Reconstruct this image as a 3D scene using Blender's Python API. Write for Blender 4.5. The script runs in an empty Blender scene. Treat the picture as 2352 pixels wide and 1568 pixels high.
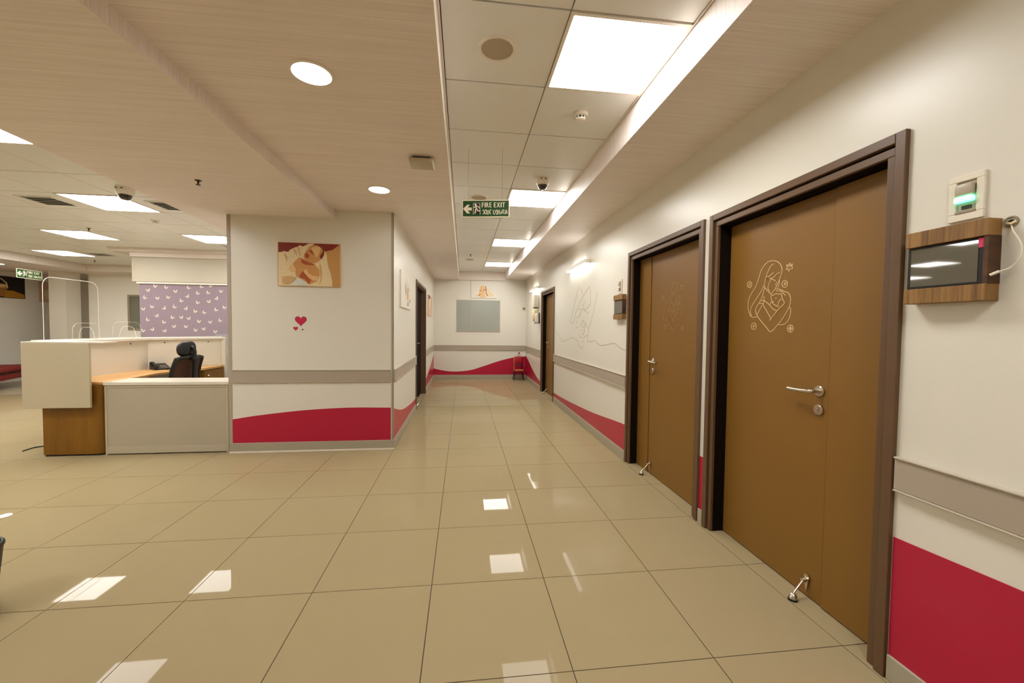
import bpy, bmesh, math, random
from mathutils import Vector, Matrix, Euler

random.seed(7)
scene = bpy.context.scene
col = scene.collection

# ------------------------------------------------------------------ camera
cam_data = bpy.data.cameras.new('camera')
cam_data.sensor_fit = 'HORIZONTAL'
cam_data.sensor_width = 36.0
cam_data.lens = 36.0 * 922.44 / 2352.0
cam_data.clip_start = 0.05
cam = bpy.data.objects.new('camera', cam_data)
col.objects.link(cam)
YAW, PITCH, ROLL, CAM_H = 0.120945, -0.034536, 0.011186, 1.36305
cy_, sy_ = math.cos(YAW), math.sin(YAW)
r0 = Vector((cy_, -sy_, 0)); f0 = Vector((sy_, cy_, 0)); u0 = Vector((0, 0, 1))
f1 = f0 * math.cos(PITCH) + u0 * math.sin(PITCH); u1 = u0 * math.cos(PITCH) - f0 * math.sin(PITCH)
r2 = r0 * math.cos(ROLL) + u1 * math.sin(ROLL); u2 = u1 * math.cos(ROLL) - r0 * math.sin(ROLL)
M = Matrix.Identity(4)
for i in range(3):
    M[i][0] = r2[i]; M[i][1] = u2[i]; M[i][2] = -f1[i]
M.translation = Vector((0, 0, CAM_H))
cam.matrix_world = M
scene.camera = cam

# ------------------------------------------------------------------ world, exposure, lamp levels
world = bpy.data.worlds.new('world'); scene.world = world
world.use_nodes = True
world.node_tree.nodes['Background'].inputs['Color'].default_value = (1.0, 0.9, 0.75, 1)
world.node_tree.nodes['Background'].inputs['Strength'].default_value = 0.25
vs = scene.view_settings
vs.view_transform = 'Standard'; vs.look = 'None'; vs.gamma = 1.0
vs.use_curve_mapping = False
vs.exposure = 0.34
LAMP_TINT = (1.0, 0.985, 0.95)
PANEL_POWER = 24.0
DOWN_POWER = 22.0
SCONCE_POWER = 10.0
scene.cycles.max_bounces = 10
scene.cycles.diffuse_bounces = 6

# ------------------------------------------------------------------ materials
def lin(c):
    c /= 255.0
    return c / 12.92 if c <= 0.04045 else ((c + 0.055) / 1.055) ** 2.4

def rgb(r, g, b):
    return (lin(r), lin(g), lin(b), 1.0)

def new_mat(name):
    m = bpy.data.materials.new(name); m.use_nodes = True
    nt = m.node_tree; b = nt.nodes['Principled BSDF']
    return m, nt, b

def mat(name, c, rough=0.5, metal=0.0, var=0.04, scale=6.0, coat=0.0, bump=0.0, stretch=(1, 1, 1), spec=0.5):
    """plain surface with a faint procedural mottling"""
    m, nt, b = new_mat(name)
    geo = nt.nodes.new('ShaderNodeNewGeometry')
    mp = nt.nodes.new('ShaderNodeMapping'); mp.inputs['Scale'].default_value = stretch
    nz = nt.nodes.new('ShaderNodeTexNoise'); nz.inputs['Scale'].default_value = scale; nz.inputs['Detail'].default_value = 4
    nt.links.new(geo.outputs['Position'], mp.inputs['Vector']); nt.links.new(mp.outputs['Vector'], nz.inputs['Vector'])
    mx = nt.nodes.new('ShaderNodeMix'); mx.data_type = 'RGBA'
    lc = rgb(*c)
    mx.inputs['A'].default_value = tuple(v * (1 - var) for v in lc[:3]) + (1,)
    mx.inputs['B'].default_value = tuple(min(1, v * (1 + var)) for v in lc[:3]) + (1,)
    nt.links.new(nz.outputs['Fac'], mx.inputs['Factor'])
    nt.links.new(mx.outputs['Result'], b.inputs['Base Color'])
    b.inputs['Roughness'].default_value = rough; b.inputs['Metallic'].default_value = metal
    b.inputs['Specular IOR Level'].default_value = spec
    b.inputs['Coat Weight'].default_value = coat; b.inputs['Coat Roughness'].default_value = 0.08
    if bump:
        bp = nt.nodes.new('ShaderNodeBump'); bp.inputs['Strength'].default_value = bump; bp.inputs['Distance'].default_value = 0.002
        nt.links.new(nz.outputs['Fac'], bp.inputs['Height']); nt.links.new(bp.outputs['Normal'], b.inputs['Normal'])
    return m

def grain(name, c1, c2, stretch, scale=1.0, rough=0.5, contrast=(0.35, 0.65), bump=0.0, coat=0.0):
    """two-tone streaks: wood grain or striated wallpaper"""
    m, nt, b = new_mat(name)
    geo = nt.nodes.new('ShaderNodeNewGeometry')
    mp = nt.nodes.new('ShaderNodeMapping'); mp.inputs['Scale'].default_value = stretch
    nz = nt.nodes.new('ShaderNodeTexNoise'); nz.inputs['Scale'].default_value = scale; nz.inputs['Detail'].default_value = 6; nz.inputs['Roughness'].default_value = 0.6
    nz.inputs['Distortion'].default_value = 0.3
    rp = nt.nodes.new('ShaderNodeValToRGB')
    rp.color_ramp.elements[0].position = contrast[0]; rp.color_ramp.elements[0].color = rgb(*c1)
    rp.color_ramp.elements[1].position = contrast[1]; rp.color_ramp.elements[1].color = rgb(*c2)
    nt.links.new(geo.outputs['Position'], mp.inputs['Vector']); nt.links.new(mp.outputs['Vector'], nz.inputs['Vector'])
    nt.links.new(nz.outputs['Fac'], rp.inputs['Fac']); nt.links.new(rp.outputs['Color'], b.inputs['Base Color'])
    b.inputs['Roughness'].default_value = rough
    b.inputs['Coat Weight'].default_value = coat
    if bump:
        bp = nt.nodes.new('ShaderNodeBump'); bp.inputs['Strength'].default_value = bump; bp.inputs['Distance'].default_value = 0.002
        nt.links.new(nz.outputs['Fac'], bp.inputs['Height']); nt.links.new(bp.outputs['Normal'], b.inputs['Normal'])
    return m

def glow(name, power, tint=LAMP_TINT):
    m, nt, b = new_mat(name)
    b.inputs['Base Color'].default_value = (0.9, 0.88, 0.84, 1)
    b.inputs['Emission Color'].default_value = tuple(tint) + (1,)
    b.inputs['Emission Strength'].default_value = power
    return m

def clear(name, tint=(0.97, 0.98, 0.97, 1), rough=0.02, ior=1.3):
    m, nt, b = new_mat(name)
    b.inputs['Base Color'].default_value = tint
    b.inputs['Transmission Weight'].default_value = 1.0
    b.inputs['Roughness'].default_value = rough
    b.inputs['IOR'].default_value = ior
    return m

WALLC = (224, 220, 208)
MT = {}
MT['wall'] = mat('painted_wall', WALLC, 0.32, var=0.015, scale=2.0)
MT['wall_far'] = mat('painted_wall_lobby', (241, 237, 226), 0.45, var=0.015, scale=2.0)
MT['wave'] = mat('crimson_vinyl', (178, 8, 56), 0.32, var=0.05, scale=2.2, coat=0.1)
MT['rail'] = mat('grey_guard_rail', (170, 158, 142), 0.45, var=0.02, scale=10)
MT['rail_lip'] = mat('grey_rail_lip', (184, 174, 155), 0.4, var=0.02)
MT['skirting'] = mat('grey_skirting', (168, 160, 140), 0.4, var=0.03, scale=5)
MT['soffit'] = grain('striated_soffit', (228, 216, 210), (246, 237, 232), (0.9, 64.0, 0.9), 1.6, 0.5, (0.3, 0.7), bump=0.15)
MT['soffit_plain'] = mat('plain_soffit', (224, 213, 203), 0.5, var=0.02)
MT['ctile'] = mat('metal_ceiling_tile', (235, 235, 230), 0.28, var=0.015, scale=1.5)
MT['cdark'] = mat('ceiling_void', (52, 45, 36), 0.9)
MT['white_trim'] = mat('white_edge_trim', (236, 228, 214), 0.35)
MT['white'] = mat('white_plastic', (232, 224, 208), 0.35, var=0.02)
MT['white_paint'] = mat('white_laminate', (216, 209, 194), 0.3, var=0.015, scale=3)
MT['cream_lam'] = mat('cream_laminate', (190, 178, 152), 0.35, var=0.015, scale=3)
MT['grey_lam'] = mat('grey_laminate', (178, 168, 148), 0.35, var=0.015, scale=3)
MT['edge_lam'] = mat('pale_grey_laminate', (188, 177, 154), 0.35, var=0.015, scale=3)
MT['tile'] = mat('polished_floor_tile', (159, 143, 110), 0.022, var=0.03, scale=1.3, spec=0.03)
MT['grout'] = mat('dark_grout', (62, 50, 38), 0.8)
MT['door'] = mat('brown_door_laminate', (129, 91, 33), 0.42, var=0.05, scale=3)
MT['frame'] = mat('dark_brown_frame', (98, 72, 48), 0.4, var=0.06, scale=8)
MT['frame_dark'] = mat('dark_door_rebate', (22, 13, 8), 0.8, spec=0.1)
MT['steel'] = mat('brushed_steel', (206, 196, 180), 0.28, 1.0, var=0.04, scale=60)
MT['chrome'] = mat('chrome', (226, 216, 200), 0.12, 1.0, var=0.02)
MT['black'] = mat('black_plastic', (14, 11, 10), 0.45)
MT['rubber'] = mat('black_rubber', (10, 8, 7), 0.8)
MT['mesh'] = mat('black_chair_mesh', (70, 42, 24), 0.85, var=0.2, scale=80)
MT['engrave'] = mat('cream_engraved_line', (226, 196, 142), 0.5)
MT['engrave_faint'] = mat('faint_engraved_line', (164, 130, 84), 0.5)
MT['linework'] = mat('grey_wall_linework', (178, 163, 140), 0.6)
MT['plank'] = grain('walnut_plank', (100, 68, 26), (164, 122, 66), (3.0, 26.0, 1.2), 2.2, 0.5, (0.3, 0.7))
MT['plank_end'] = grain('walnut_end_grain', (52, 28, 10), (92, 56, 24), (6.0, 10.0, 10.0), 2.0, 0.55)
MT['desk_wood'] = grain('oak_worktop', (196, 146, 84), (220, 172, 108), (14.0, 1.4, 4.0), 1.6, 0.35, (0.3, 0.7))
MT['cabinet'] = grain('honey_brown_cabinet', (112, 72, 6), (134, 90, 10), (8.0, 8.0, 1.0), 1.2, 0.4, (0.3, 0.7))
MT['lilac'] = mat('lilac_blind_fabric', (142, 124, 134), 0.8, var=0.03, scale=30)
MT['bluegrey'] = mat('blue_grey_film', (150, 146, 146), 0.5, var=0.03, scale=12)
MT['butterfly'] = mat('pale_butterfly_print', (214, 208, 190), 0.6)
MT['frost'] = mat('frosted_blue_glass', (158, 161, 152), 0.22, var=0.05, scale=3, spec=0.6)
MT['winglass'] = mat('dim_window_glass', (120, 120, 104), 0.15, var=0.12, scale=5)
MT['red'] = mat('red_upholstery', (118, 14, 8), 0.75, var=0.12, scale=20)
MT['redplastic'] = mat('red_plastic', (170, 20, 38), 0.4)
MT['orangewood'] = mat('light_chair_wood', (206, 140, 66), 0.5)
MT['sign_green'] = mat('exit_sign_green', (14, 68, 10), 0.5)
MT['sign_white'] = mat('exit_sign_white', (236, 226, 200), 0.4)
MT['sign_black'] = mat('exit_sign_black', (12, 12, 10), 0.5)
MT['header'] = mat('pale_header_paint', (186, 177, 158), 0.5, var=0.015)
MT['screen'] = mat('tablet_glass', (98, 93, 80), 0.03, var=0.03, spec=0.6)
MT['pink'] = mat('pink_sticker', (214, 50, 96), 0.5)
MT['heart'] = mat('crimson_heart_vinyl', (196, 26, 74), 0.4)
MT['heart_edge'] = mat('dark_heart_edge', (84, 12, 26), 0.5)
MT['acrylic'] = clear('clear_acrylic', (0.985, 0.99, 0.985, 1), 0.0, 1.12)
MT['acrylic_edge'] = mat('polished_acrylic_edge', (244, 240, 228), 0.2)
MT['dome'] = mat('smoked_dome', (46, 38, 30), 0.08, spec=0.8)
MT['bronze'] = mat('dark_bronze', (60, 44, 28), 0.4, 0.6)
MT['speaker'] = mat('speaker_mesh', (176, 162, 136), 0.6, var=0.1, scale=220)
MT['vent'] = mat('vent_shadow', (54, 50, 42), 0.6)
MT['green_lens'] = glow('green_call_lamp', 1.6, (0.10, 0.95, 0.55))
MT['panel'] = glow('led_panel_diffuser', PANEL_POWER)
MT['panel_lobby'] = glow('lobby_panel_diffuser', PANEL_POWER * 0.9)
MT['down'] = glow('downlight_diffuser', DOWN_POWER)
MT['sconce'] = glow('sconce_led_strip', SCONCE_POWER)
MT['p_bg'] = mat('print_tan', (196, 146, 84), 0.5)
MT['p_red'] = mat('print_dark_red', (128, 28, 12), 0.5)
MT['p_cream'] = mat('print_cream', (228, 208, 164), 0.5, var=0.1, scale=30)
MT['p_skin'] = mat('print_skin', (204, 146, 84), 0.5, var=0.1, scale=30)
MT['p_lightskin'] = mat('print_light_skin', (226, 184, 126), 0.5)
MT['p_shade'] = mat('print_rust', (170, 78, 26), 0.5)
MT['p_hair'] = mat('print_hair', (120, 38, 14), 0.5)
MT['p_lip'] = mat('print_lip', (178, 40, 60), 0.5)
MT['p_fold'] = mat('print_fold', (206, 168, 112), 0.5)
MT['p_white'] = mat('print_pale_blue', (214, 216, 208), 0.5)
MT['p_dark'] = mat('print_near_black', (20, 9, 6), 0.5)
MT['p_brown'] = mat('print_brown', (164, 108, 52), 0.5, var=0.15, scale=25)
MT['p_gold'] = mat('print_gold', (176, 122, 30), 0.5, var=0.15, scale=25)
MT['p_canvas'] = mat('print_pale_canvas', (226, 220, 208), 0.5)
MT['p_grey'] = mat('print_grey', (150, 138, 116), 0.5)
MT['p_rose'] = mat('print_rose', (214, 176, 154), 0.5, var=0.08, scale=20)

# ------------------------------------------------------------------ mesh builder and object helpers
ORG = {}

class MB:
    def __init__(self):
        self.v = []; self.f = []; self.m = []; self.k = 0
    def _add(self, vs, fs):
        b = len(self.v); self.v += [Vector(p) for p in vs]
        for f in fs:
            self.f.append([b + i for i in f]); self.m.append(self.k)
        return self
    def box(self, x0, x1, y0, y1, z0, z1):
        p = [(x0, y0, z0), (x1, y0, z0), (x1, y1, z0), (x0, y1, z0), (x0, y0, z1), (x1, y0, z1), (x1, y1, z1), (x0, y1, z1)]
        return self._add(p, [(0, 3, 2, 1), (4, 5, 6, 7), (0, 1, 5, 4), (1, 2, 6, 5), (2, 3, 7, 6), (3, 0, 4, 7)])
    def prism(self, pts, d):
        """polygon of 3-D points extruded along vector d"""
        n = len(pts); d = Vector(d); a = [Vector(p) for p in pts]
        nrm = Vector((0, 0, 0))
        for i in range(n):
            nrm += a[i].cross(a[(i + 1) % n])
        if nrm.dot(d) > 0: a.reverse()
        vs = a + [p + d for p in a]
        fs = [tuple(range(n)), tuple(reversed(range(n, 2 * n)))]
        fs += [(i, n + i, n + (i + 1) % n, (i + 1) % n) for i in range(n)]
        return self._add(vs, fs)
    def tube(self, pts, r, n=8, closed=False, r2=None):
        pts = [Vector(p) for p in pts]; N = len(pts); rings = []
        up = None
        for i, p in enumerate(pts):
            if closed: t = pts[(i + 1) % N] - pts[i - 1]
            else: t = pts[min(i + 1, N - 1)] - pts[max(i - 1, 0)]
            if t.length < 1e-9: t = Vector((0, 0, 1))
            t.normalize()
            if up is None: up = Vector((0, 0, 1)) if abs(t.z) < 0.9 else Vector((1, 0, 0))
            s = t.cross(up)
            if s.length < 1e-6: s = t.cross(Vector((0.3, 0.9, 0.1)))
            s.normalize(); up = s.cross(t).normalized()
            rr = r if r2 is None else r + (r2 - r) * i / max(1, N - 1)
            rings.append([p + s * rr * math.cos(2 * math.pi * k / n) + up * rr * math.sin(2 * math.pi * k / n) for k in range(n)])
        vs = [q for ring in rings for q in ring]; fs = []
        for i in range(N if closed else N - 1):
            j = (i + 1) % N
            for k in range(n):
                fs.append((i * n + k, i * n + (k + 1) % n, j * n + (k + 1) % n, j * n + k))
        if not closed:
            fs.append(tuple(reversed(range(n)))); fs.append(tuple(range((N - 1) * n, N * n)))
        return self._add(vs, fs)
    def lathe(self, prof, c, axis=(0, 0, 1), n=24):
        """profile of (radius, height) turned about axis through c"""
        c = Vector(c); ax = Vector(axis).normalized()
        s = ax.cross(Vector((0.31, 0.95, 0.05))).normalized(); t = ax.cross(s)
        vs = []; fs = []; L = len(prof)
        for (r, h) in prof:
            r = max(r, 1e-4)
            for k in range(n):
                a = 2 * math.pi * k / n
                vs.append(c + ax * h + s * r * math.cos(a) + t * r * math.sin(a))
        for i in range(L - 1):
            for k in range(n):
                fs.append((i * n + k, i * n + (k + 1) % n, (i + 1) * n + (k + 1) % n, (i + 1) * n + k))
        fs.append(tuple(reversed(range(n)))); fs.append(tuple(range((L - 1) * n, L * n)))
        return self._add(vs, fs)
    def ribbon(self, pts, w, nrm, th=0.0012):
        """flat stroke of width w lying on a surface with normal nrm, raised by th"""
        nrm = Vector(nrm); pts = [Vector(p) for p in pts]; N = len(pts)
        L = []; R = []
        for i, p in enumerate(pts):
            t = pts[min(i + 1, N - 1)] - pts[max(i - 1, 0)]
            if t.length < 1e-9: t = Vector((0, 0, 1))
            s = t.normalized().cross(nrm) * (w / 2)
            L.append(p + s); R.append(p - s)
        up = nrm * th
        vs = L + R + [p + up for p in L] + [p + up for p in R]
        fs = []
        for i in range(N - 1):
            fs.append((2 * N + i, 2 * N + i + 1, 3 * N + i + 1, 3 * N + i))
            fs.append((i, i + 1, 2 * N + i + 1, 2 * N + i)); fs.append((N + i + 1, N + i, 3 * N + i, 3 * N + i + 1))
            fs.append((i + 1, i, N + i, N + i + 1))
        fs.append((0, 2 * N, 3 * N, N)); fs.append((N - 1, 2 * N - 1, 4 * N - 1, 3 * N - 1))
        return self._add(vs, fs)
    def mesh(self, name, mats, off=None, bevel=0.0, smooth=False, seg=2):
        bm = bmesh.new()
        off = off or Vector((0, 0, 0))
        vl = [bm.verts.new(p - off) for p in self.v]
        for f, k in zip(self.f, self.m):
            try:
                bf = bm.faces.new([vl[i] for i in f]); bf.material_index = k
            except ValueError:
                pass
        bm.normal_update()
        bmesh.ops.recalc_face_normals(bm, faces=bm.faces)
        if bevel:
            es = [e for e in bm.edges if len(e.link_faces) == 2 and e.calc_face_angle(0) > 0.6]
            bmesh.ops.bevel(bm, geom=es, offset=bevel, segments=seg, affect='EDGES', profile=0.5, clamp_overlap=True)
        if smooth:
            for f in bm.faces: f.smooth = True
            for e in bm.edges:
                if len(e.link_faces) == 2 and e.calc_face_angle(0) > 0.7: e.smooth = False
        me = bpy.data.meshes.new(name); bm.to_mesh(me); bm.free()
        for m in (mats if isinstance(mats, (list, tuple)) else [mats]):
            me.materials.append(MT[m])
        return me
    def build(self, name, mats, parent=None, bevel=0.0, smooth=False, seg=2):
        off = ORG.get(parent.name) if parent else Vector((0, 0, 0))
        me = self.mesh(name, mats, off, bevel, smooth, seg)
        o = bpy.data.objects.new(name, me); col.objects.link(o)
        if parent: o.parent = parent
        ORG[o.name] = off.copy()
        return o

def tag(o, label=None, cat=None, group=None, kind=None):
    if label: o['label'] = label
    if cat: o['category'] = cat
    if group: o['group'] = group
    if kind: o['kind'] = kind
    return o

def thing(name, label, cat, loc, group=None, kind=None, rotz=None):
    o = bpy.data.objects.new(name, None); col.objects.link(o)
    o.empty_display_size = 0.1
    o.location = loc
    if rotz is None: ORG[o.name] = Vector(loc)          # parts are given in room coordinates
    else:
        o.rotation_euler = (0, 0, rotz); ORG[o.name] = Vector((0, 0, 0))   # parts are given in the thing's own coordinates
    return tag(o, label, cat, group, kind)

def dup(root, loc, rotz=None, label=None, group=None):
    r = root.copy(); col.objects.link(r); r.location = loc
    if rotz is not None: r.rotation_euler = (0, 0, rotz)
    if label: r['label'] = label
    if group: r['group'] = group
    for ch in root.children:
        c = ch.copy(); col.objects.link(c); c.parent = r
        for g in ch.children:
            d = g.copy(); col.objects.link(d); d.parent = c
    return r

def one(mb, name, mats, label, cat, group=None, kind=None, **kw):
    return tag(mb.build(name, mats, None, **kw), label, cat, group, kind)

def share(name, me, parent, loc):
    o = bpy.data.objects.new(name, me); col.objects.link(o); o.parent = parent; o.location = loc
    return o

def smooth_path(pts, n=6):
    """Catmull-Rom through the points"""
    P = [Vector(p) for p in pts]
    if len(P) < 3: return P
    Q = [P[0] * 2 - P[1]] + P + [P[-1] * 2 - P[-2]]; out = []
    for i in range(1, len(Q) - 2):
        a, b, c, d = Q[i - 1], Q[i], Q[i + 1], Q[i + 2]
        for k in range(n):
            t = k / n
            out.append(0.5 * ((2 * b) + (c - a) * t + (2 * a - 5 * b + 4 * c - d) * t * t + (3 * b - a - 3 * c + d) * t ** 3))
    out.append(P[-1])
    return out

def interp(tab, t):
    if t <= tab[0][0]: return tab[0][1]
    for (a, u), (b, v) in zip(tab, tab[1:]):
        if t <= b:
            s = (t - a) / (b - a); s = s * s * (3 - 2 * s) if False else s
            return u + (v - u) * s
    return tab[-1][1]

# ---- measured outlines in room coordinates (metres): strokes on the door, on the wall, shapes in the picture, butterflies
ENGR=[[(2.233,1.444),(2.277,1.445),(2.306,1.483),(2.311,1.535),(2.3,1.568),(2.275,1.6),(2.248,1.632),(2.227,1.676),(2.211,1.717),(2.185,1.746),(2.156,1.762),(2.122,1.763),(2.089,1.753),(2.064,1.734),(2.051,1.707),(2.052,1.686),(2.064,1.656),(2.079,1.624),(2.096,1.601)],[(2.113,1.743),(2.133,1.735),(2.153,1.709),(2.169,1.679),(2.18,1.638),(2.205,1.594),(2.253,1.541),(2.28,1.509),(2.289,1.479),(2.28,1.454)],[(2.183,1.635),(2.179,1.612),(2.189,1.577),(2.205,1.542),(2.238,1.504),(2.246,1.48),(2.231,1.453),(2.202,1.422),(2.156,1.383),(2.119,1.356),(2.069,1.395),(2.031,1.435),(1.995,1.489),(1.985,1.524),(1.988,1.548),(2.002,1.569),(2.03,1.58),(2.062,1.594),(2.086,1.598),(2.106,1.592),(2.124,1.57)],[(2.18,1.618),(2.152,1.593),(2.124,1.57)],[(2.165,1.678),(2.147,1.676),(2.113,1.694)],[(2.167,1.668),(2.122,1.663),(2.093,1.68),(2.066,1.691)],[(2.167,1.668),(2.13,1.661),(2.096,1.646)],[(2.13,1.658),(2.146,1.631),(2.151,1.609),(2.137,1.59)],[(2.182,1.566),(2.178,1.54),(2.184,1.514),(2.161,1.484),(2.122,1.431),(2.132,1.423)],[(2.205,1.542),(2.176,1.536),(2.14,1.515),(2.11,1.488),(2.082,1.471),(2.122,1.431)],[(2.082,1.471),(2.053,1.494),(2.027,1.515),(2.041,1.54),(2.052,1.569),(2.072,1.567),(2.089,1.573),(2.109,1.565),(2.128,1.565)],[(2.127,1.559),(2.116,1.529),(2.103,1.513),(2.069,1.497)],[(2.073,1.502),(2.067,1.526),(2.049,1.541)],[(2.134,1.511),(2.124,1.525),(2.103,1.529)],[(2.218,1.527),(2.184,1.519)],[(2.193,1.511),(2.231,1.46)],[(1.995,1.489),(1.984,1.485),(1.983,1.449),(1.999,1.416),(2.025,1.398),(2.065,1.395)],[(2.089,1.587),(2.053,1.584),(2.021,1.557)],[(2.094,1.544),(2.084,1.548)],[(2.066,1.647),(2.068,1.617),(2.078,1.602)],[(2.088,1.64),(2.093,1.619)],[(2.009,1.619),(2.011,1.611),(2.016,1.605),(2.023,1.602),(2.032,1.603),(2.04,1.607),(2.045,1.615),(2.048,1.623),(2.046,1.631),(2.041,1.637),(2.033,1.64),(2.025,1.639),(2.017,1.634),(2.011,1.627),(2.009,1.619)],[(2.021,1.621),(2.022,1.616),(2.026,1.614),(2.031,1.617),(2.033,1.622),(2.031,1.627),(2.027,1.629),(2.023,1.626),(2.021,1.621)],[(2.236,1.388),(2.237,1.379),(2.243,1.373),(2.251,1.369),(2.261,1.369),(2.269,1.372),(2.276,1.379),(2.278,1.388),(2.277,1.396),(2.271,1.403),(2.262,1.407),(2.253,1.407),(2.244,1.403),(2.238,1.396),(2.236,1.388)],[(2.251,1.389),(2.253,1.384),(2.258,1.382),(2.262,1.384),(2.264,1.389),(2.263,1.394),(2.258,1.396),(2.253,1.394),(2.251,1.389)],[(1.96,1.375),(1.962,1.367),(1.967,1.36),(1.975,1.356),(1.983,1.356),(1.991,1.36),(1.997,1.367),(1.999,1.375),(1.998,1.384),(1.992,1.391),(1.985,1.394),(1.976,1.394),(1.968,1.39),(1.963,1.384),(1.96,1.375)],[(1.972,1.375),(1.974,1.369),(1.979,1.367),(1.985,1.369),(1.988,1.375),(1.986,1.381),(1.98,1.384),(1.974,1.381),(1.972,1.375)],[(1.98,1.392),(1.979,1.359)],[(1.998,1.375),(1.961,1.375)],[(2.284,1.644),(2.289,1.632),(2.3,1.626),(2.314,1.63),(2.324,1.641),(2.325,1.655),(2.316,1.664),(2.302,1.665),(2.29,1.657),(2.284,1.644)],[(2.316,1.656),(2.294,1.65),(2.315,1.642),(2.293,1.634)],[(2.023,1.7),(1.98,1.698),(1.986,1.713),(1.979,1.722),(2.022,1.723),(2.012,1.711),(2.023,1.7)],[(2.002,1.733),(1.991,1.708),(2.011,1.719)],[(2.018,1.715),(1.984,1.717)],[(2.0,1.69),(2.002,1.688),(2.005,1.688),(2.006,1.69),(2.005,1.692),(2.002,1.692),(2.0,1.69)]]
WLINE=[[(7.272,1.357),(7.089,1.278),(6.874,1.223),(6.709,1.141),(6.52,1.152),(6.239,1.193),(6.012,1.219),(5.856,1.196),(5.708,1.172),(5.706,1.135),(5.648,1.106),(5.536,1.075)],[(5.536,1.075),(5.472,1.118)],[(5.236,1.185),(5.118,1.193),(4.983,1.207),(4.874,1.184),(4.77,1.161),(4.67,1.16),(4.503,1.18),(4.329,1.199),(4.255,1.196),(4.165,1.164),(4.073,1.148),(3.984,1.14)],[(5.236,1.185),(5.28,1.191),(5.269,1.251),(5.221,1.357),(5.111,1.481),(5.027,1.587),(4.988,1.677),(4.938,1.759),(4.9,1.832)],[(5.699,1.975),(5.781,1.91),(5.878,1.803),(5.992,1.667),(6.08,1.568),(6.157,1.483),(6.138,1.452),(6.057,1.443),(5.979,1.459),(5.921,1.521),(5.851,1.602),(5.739,1.68),(5.63,1.746),(5.499,1.815),(5.374,1.867),(5.301,1.898),(5.241,1.909),(5.182,1.901)],[(5.614,1.935),(5.556,1.883),(5.522,1.833)],[(5.192,1.88),(5.177,1.82),(5.165,1.702),(5.227,1.661),(5.335,1.629),(5.436,1.626),(5.529,1.646),(5.384,1.601),(5.246,1.569)],[(5.443,1.738),(5.466,1.697),(5.53,1.665)],[(5.736,1.645),(5.569,1.636)],[(5.542,1.63),(5.634,1.579),(5.715,1.525),(5.846,1.528)],[(5.493,1.476),(5.374,1.432),(5.283,1.379),(5.222,1.36)],[(5.544,1.434),(5.528,1.394),(5.448,1.375),(5.41,1.402),(5.451,1.441),(5.493,1.476),(5.558,1.45),(5.595,1.379)],[(5.858,1.47),(5.738,1.436)],[(5.851,1.358),(5.807,1.375),(5.735,1.383)],[(5.578,1.331),(5.495,1.285),(5.586,1.228),(5.642,1.242),(5.674,1.306)],[(5.443,1.294),(5.521,1.277)],[(5.465,1.223),(5.339,1.265),(5.269,1.259)],[(5.528,1.174),(5.424,1.186)],[(5.485,1.341),(5.407,1.344)],[(5.607,1.594),(5.673,1.54)],[(5.349,1.432),(5.395,1.363),(5.455,1.274)]]
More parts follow.
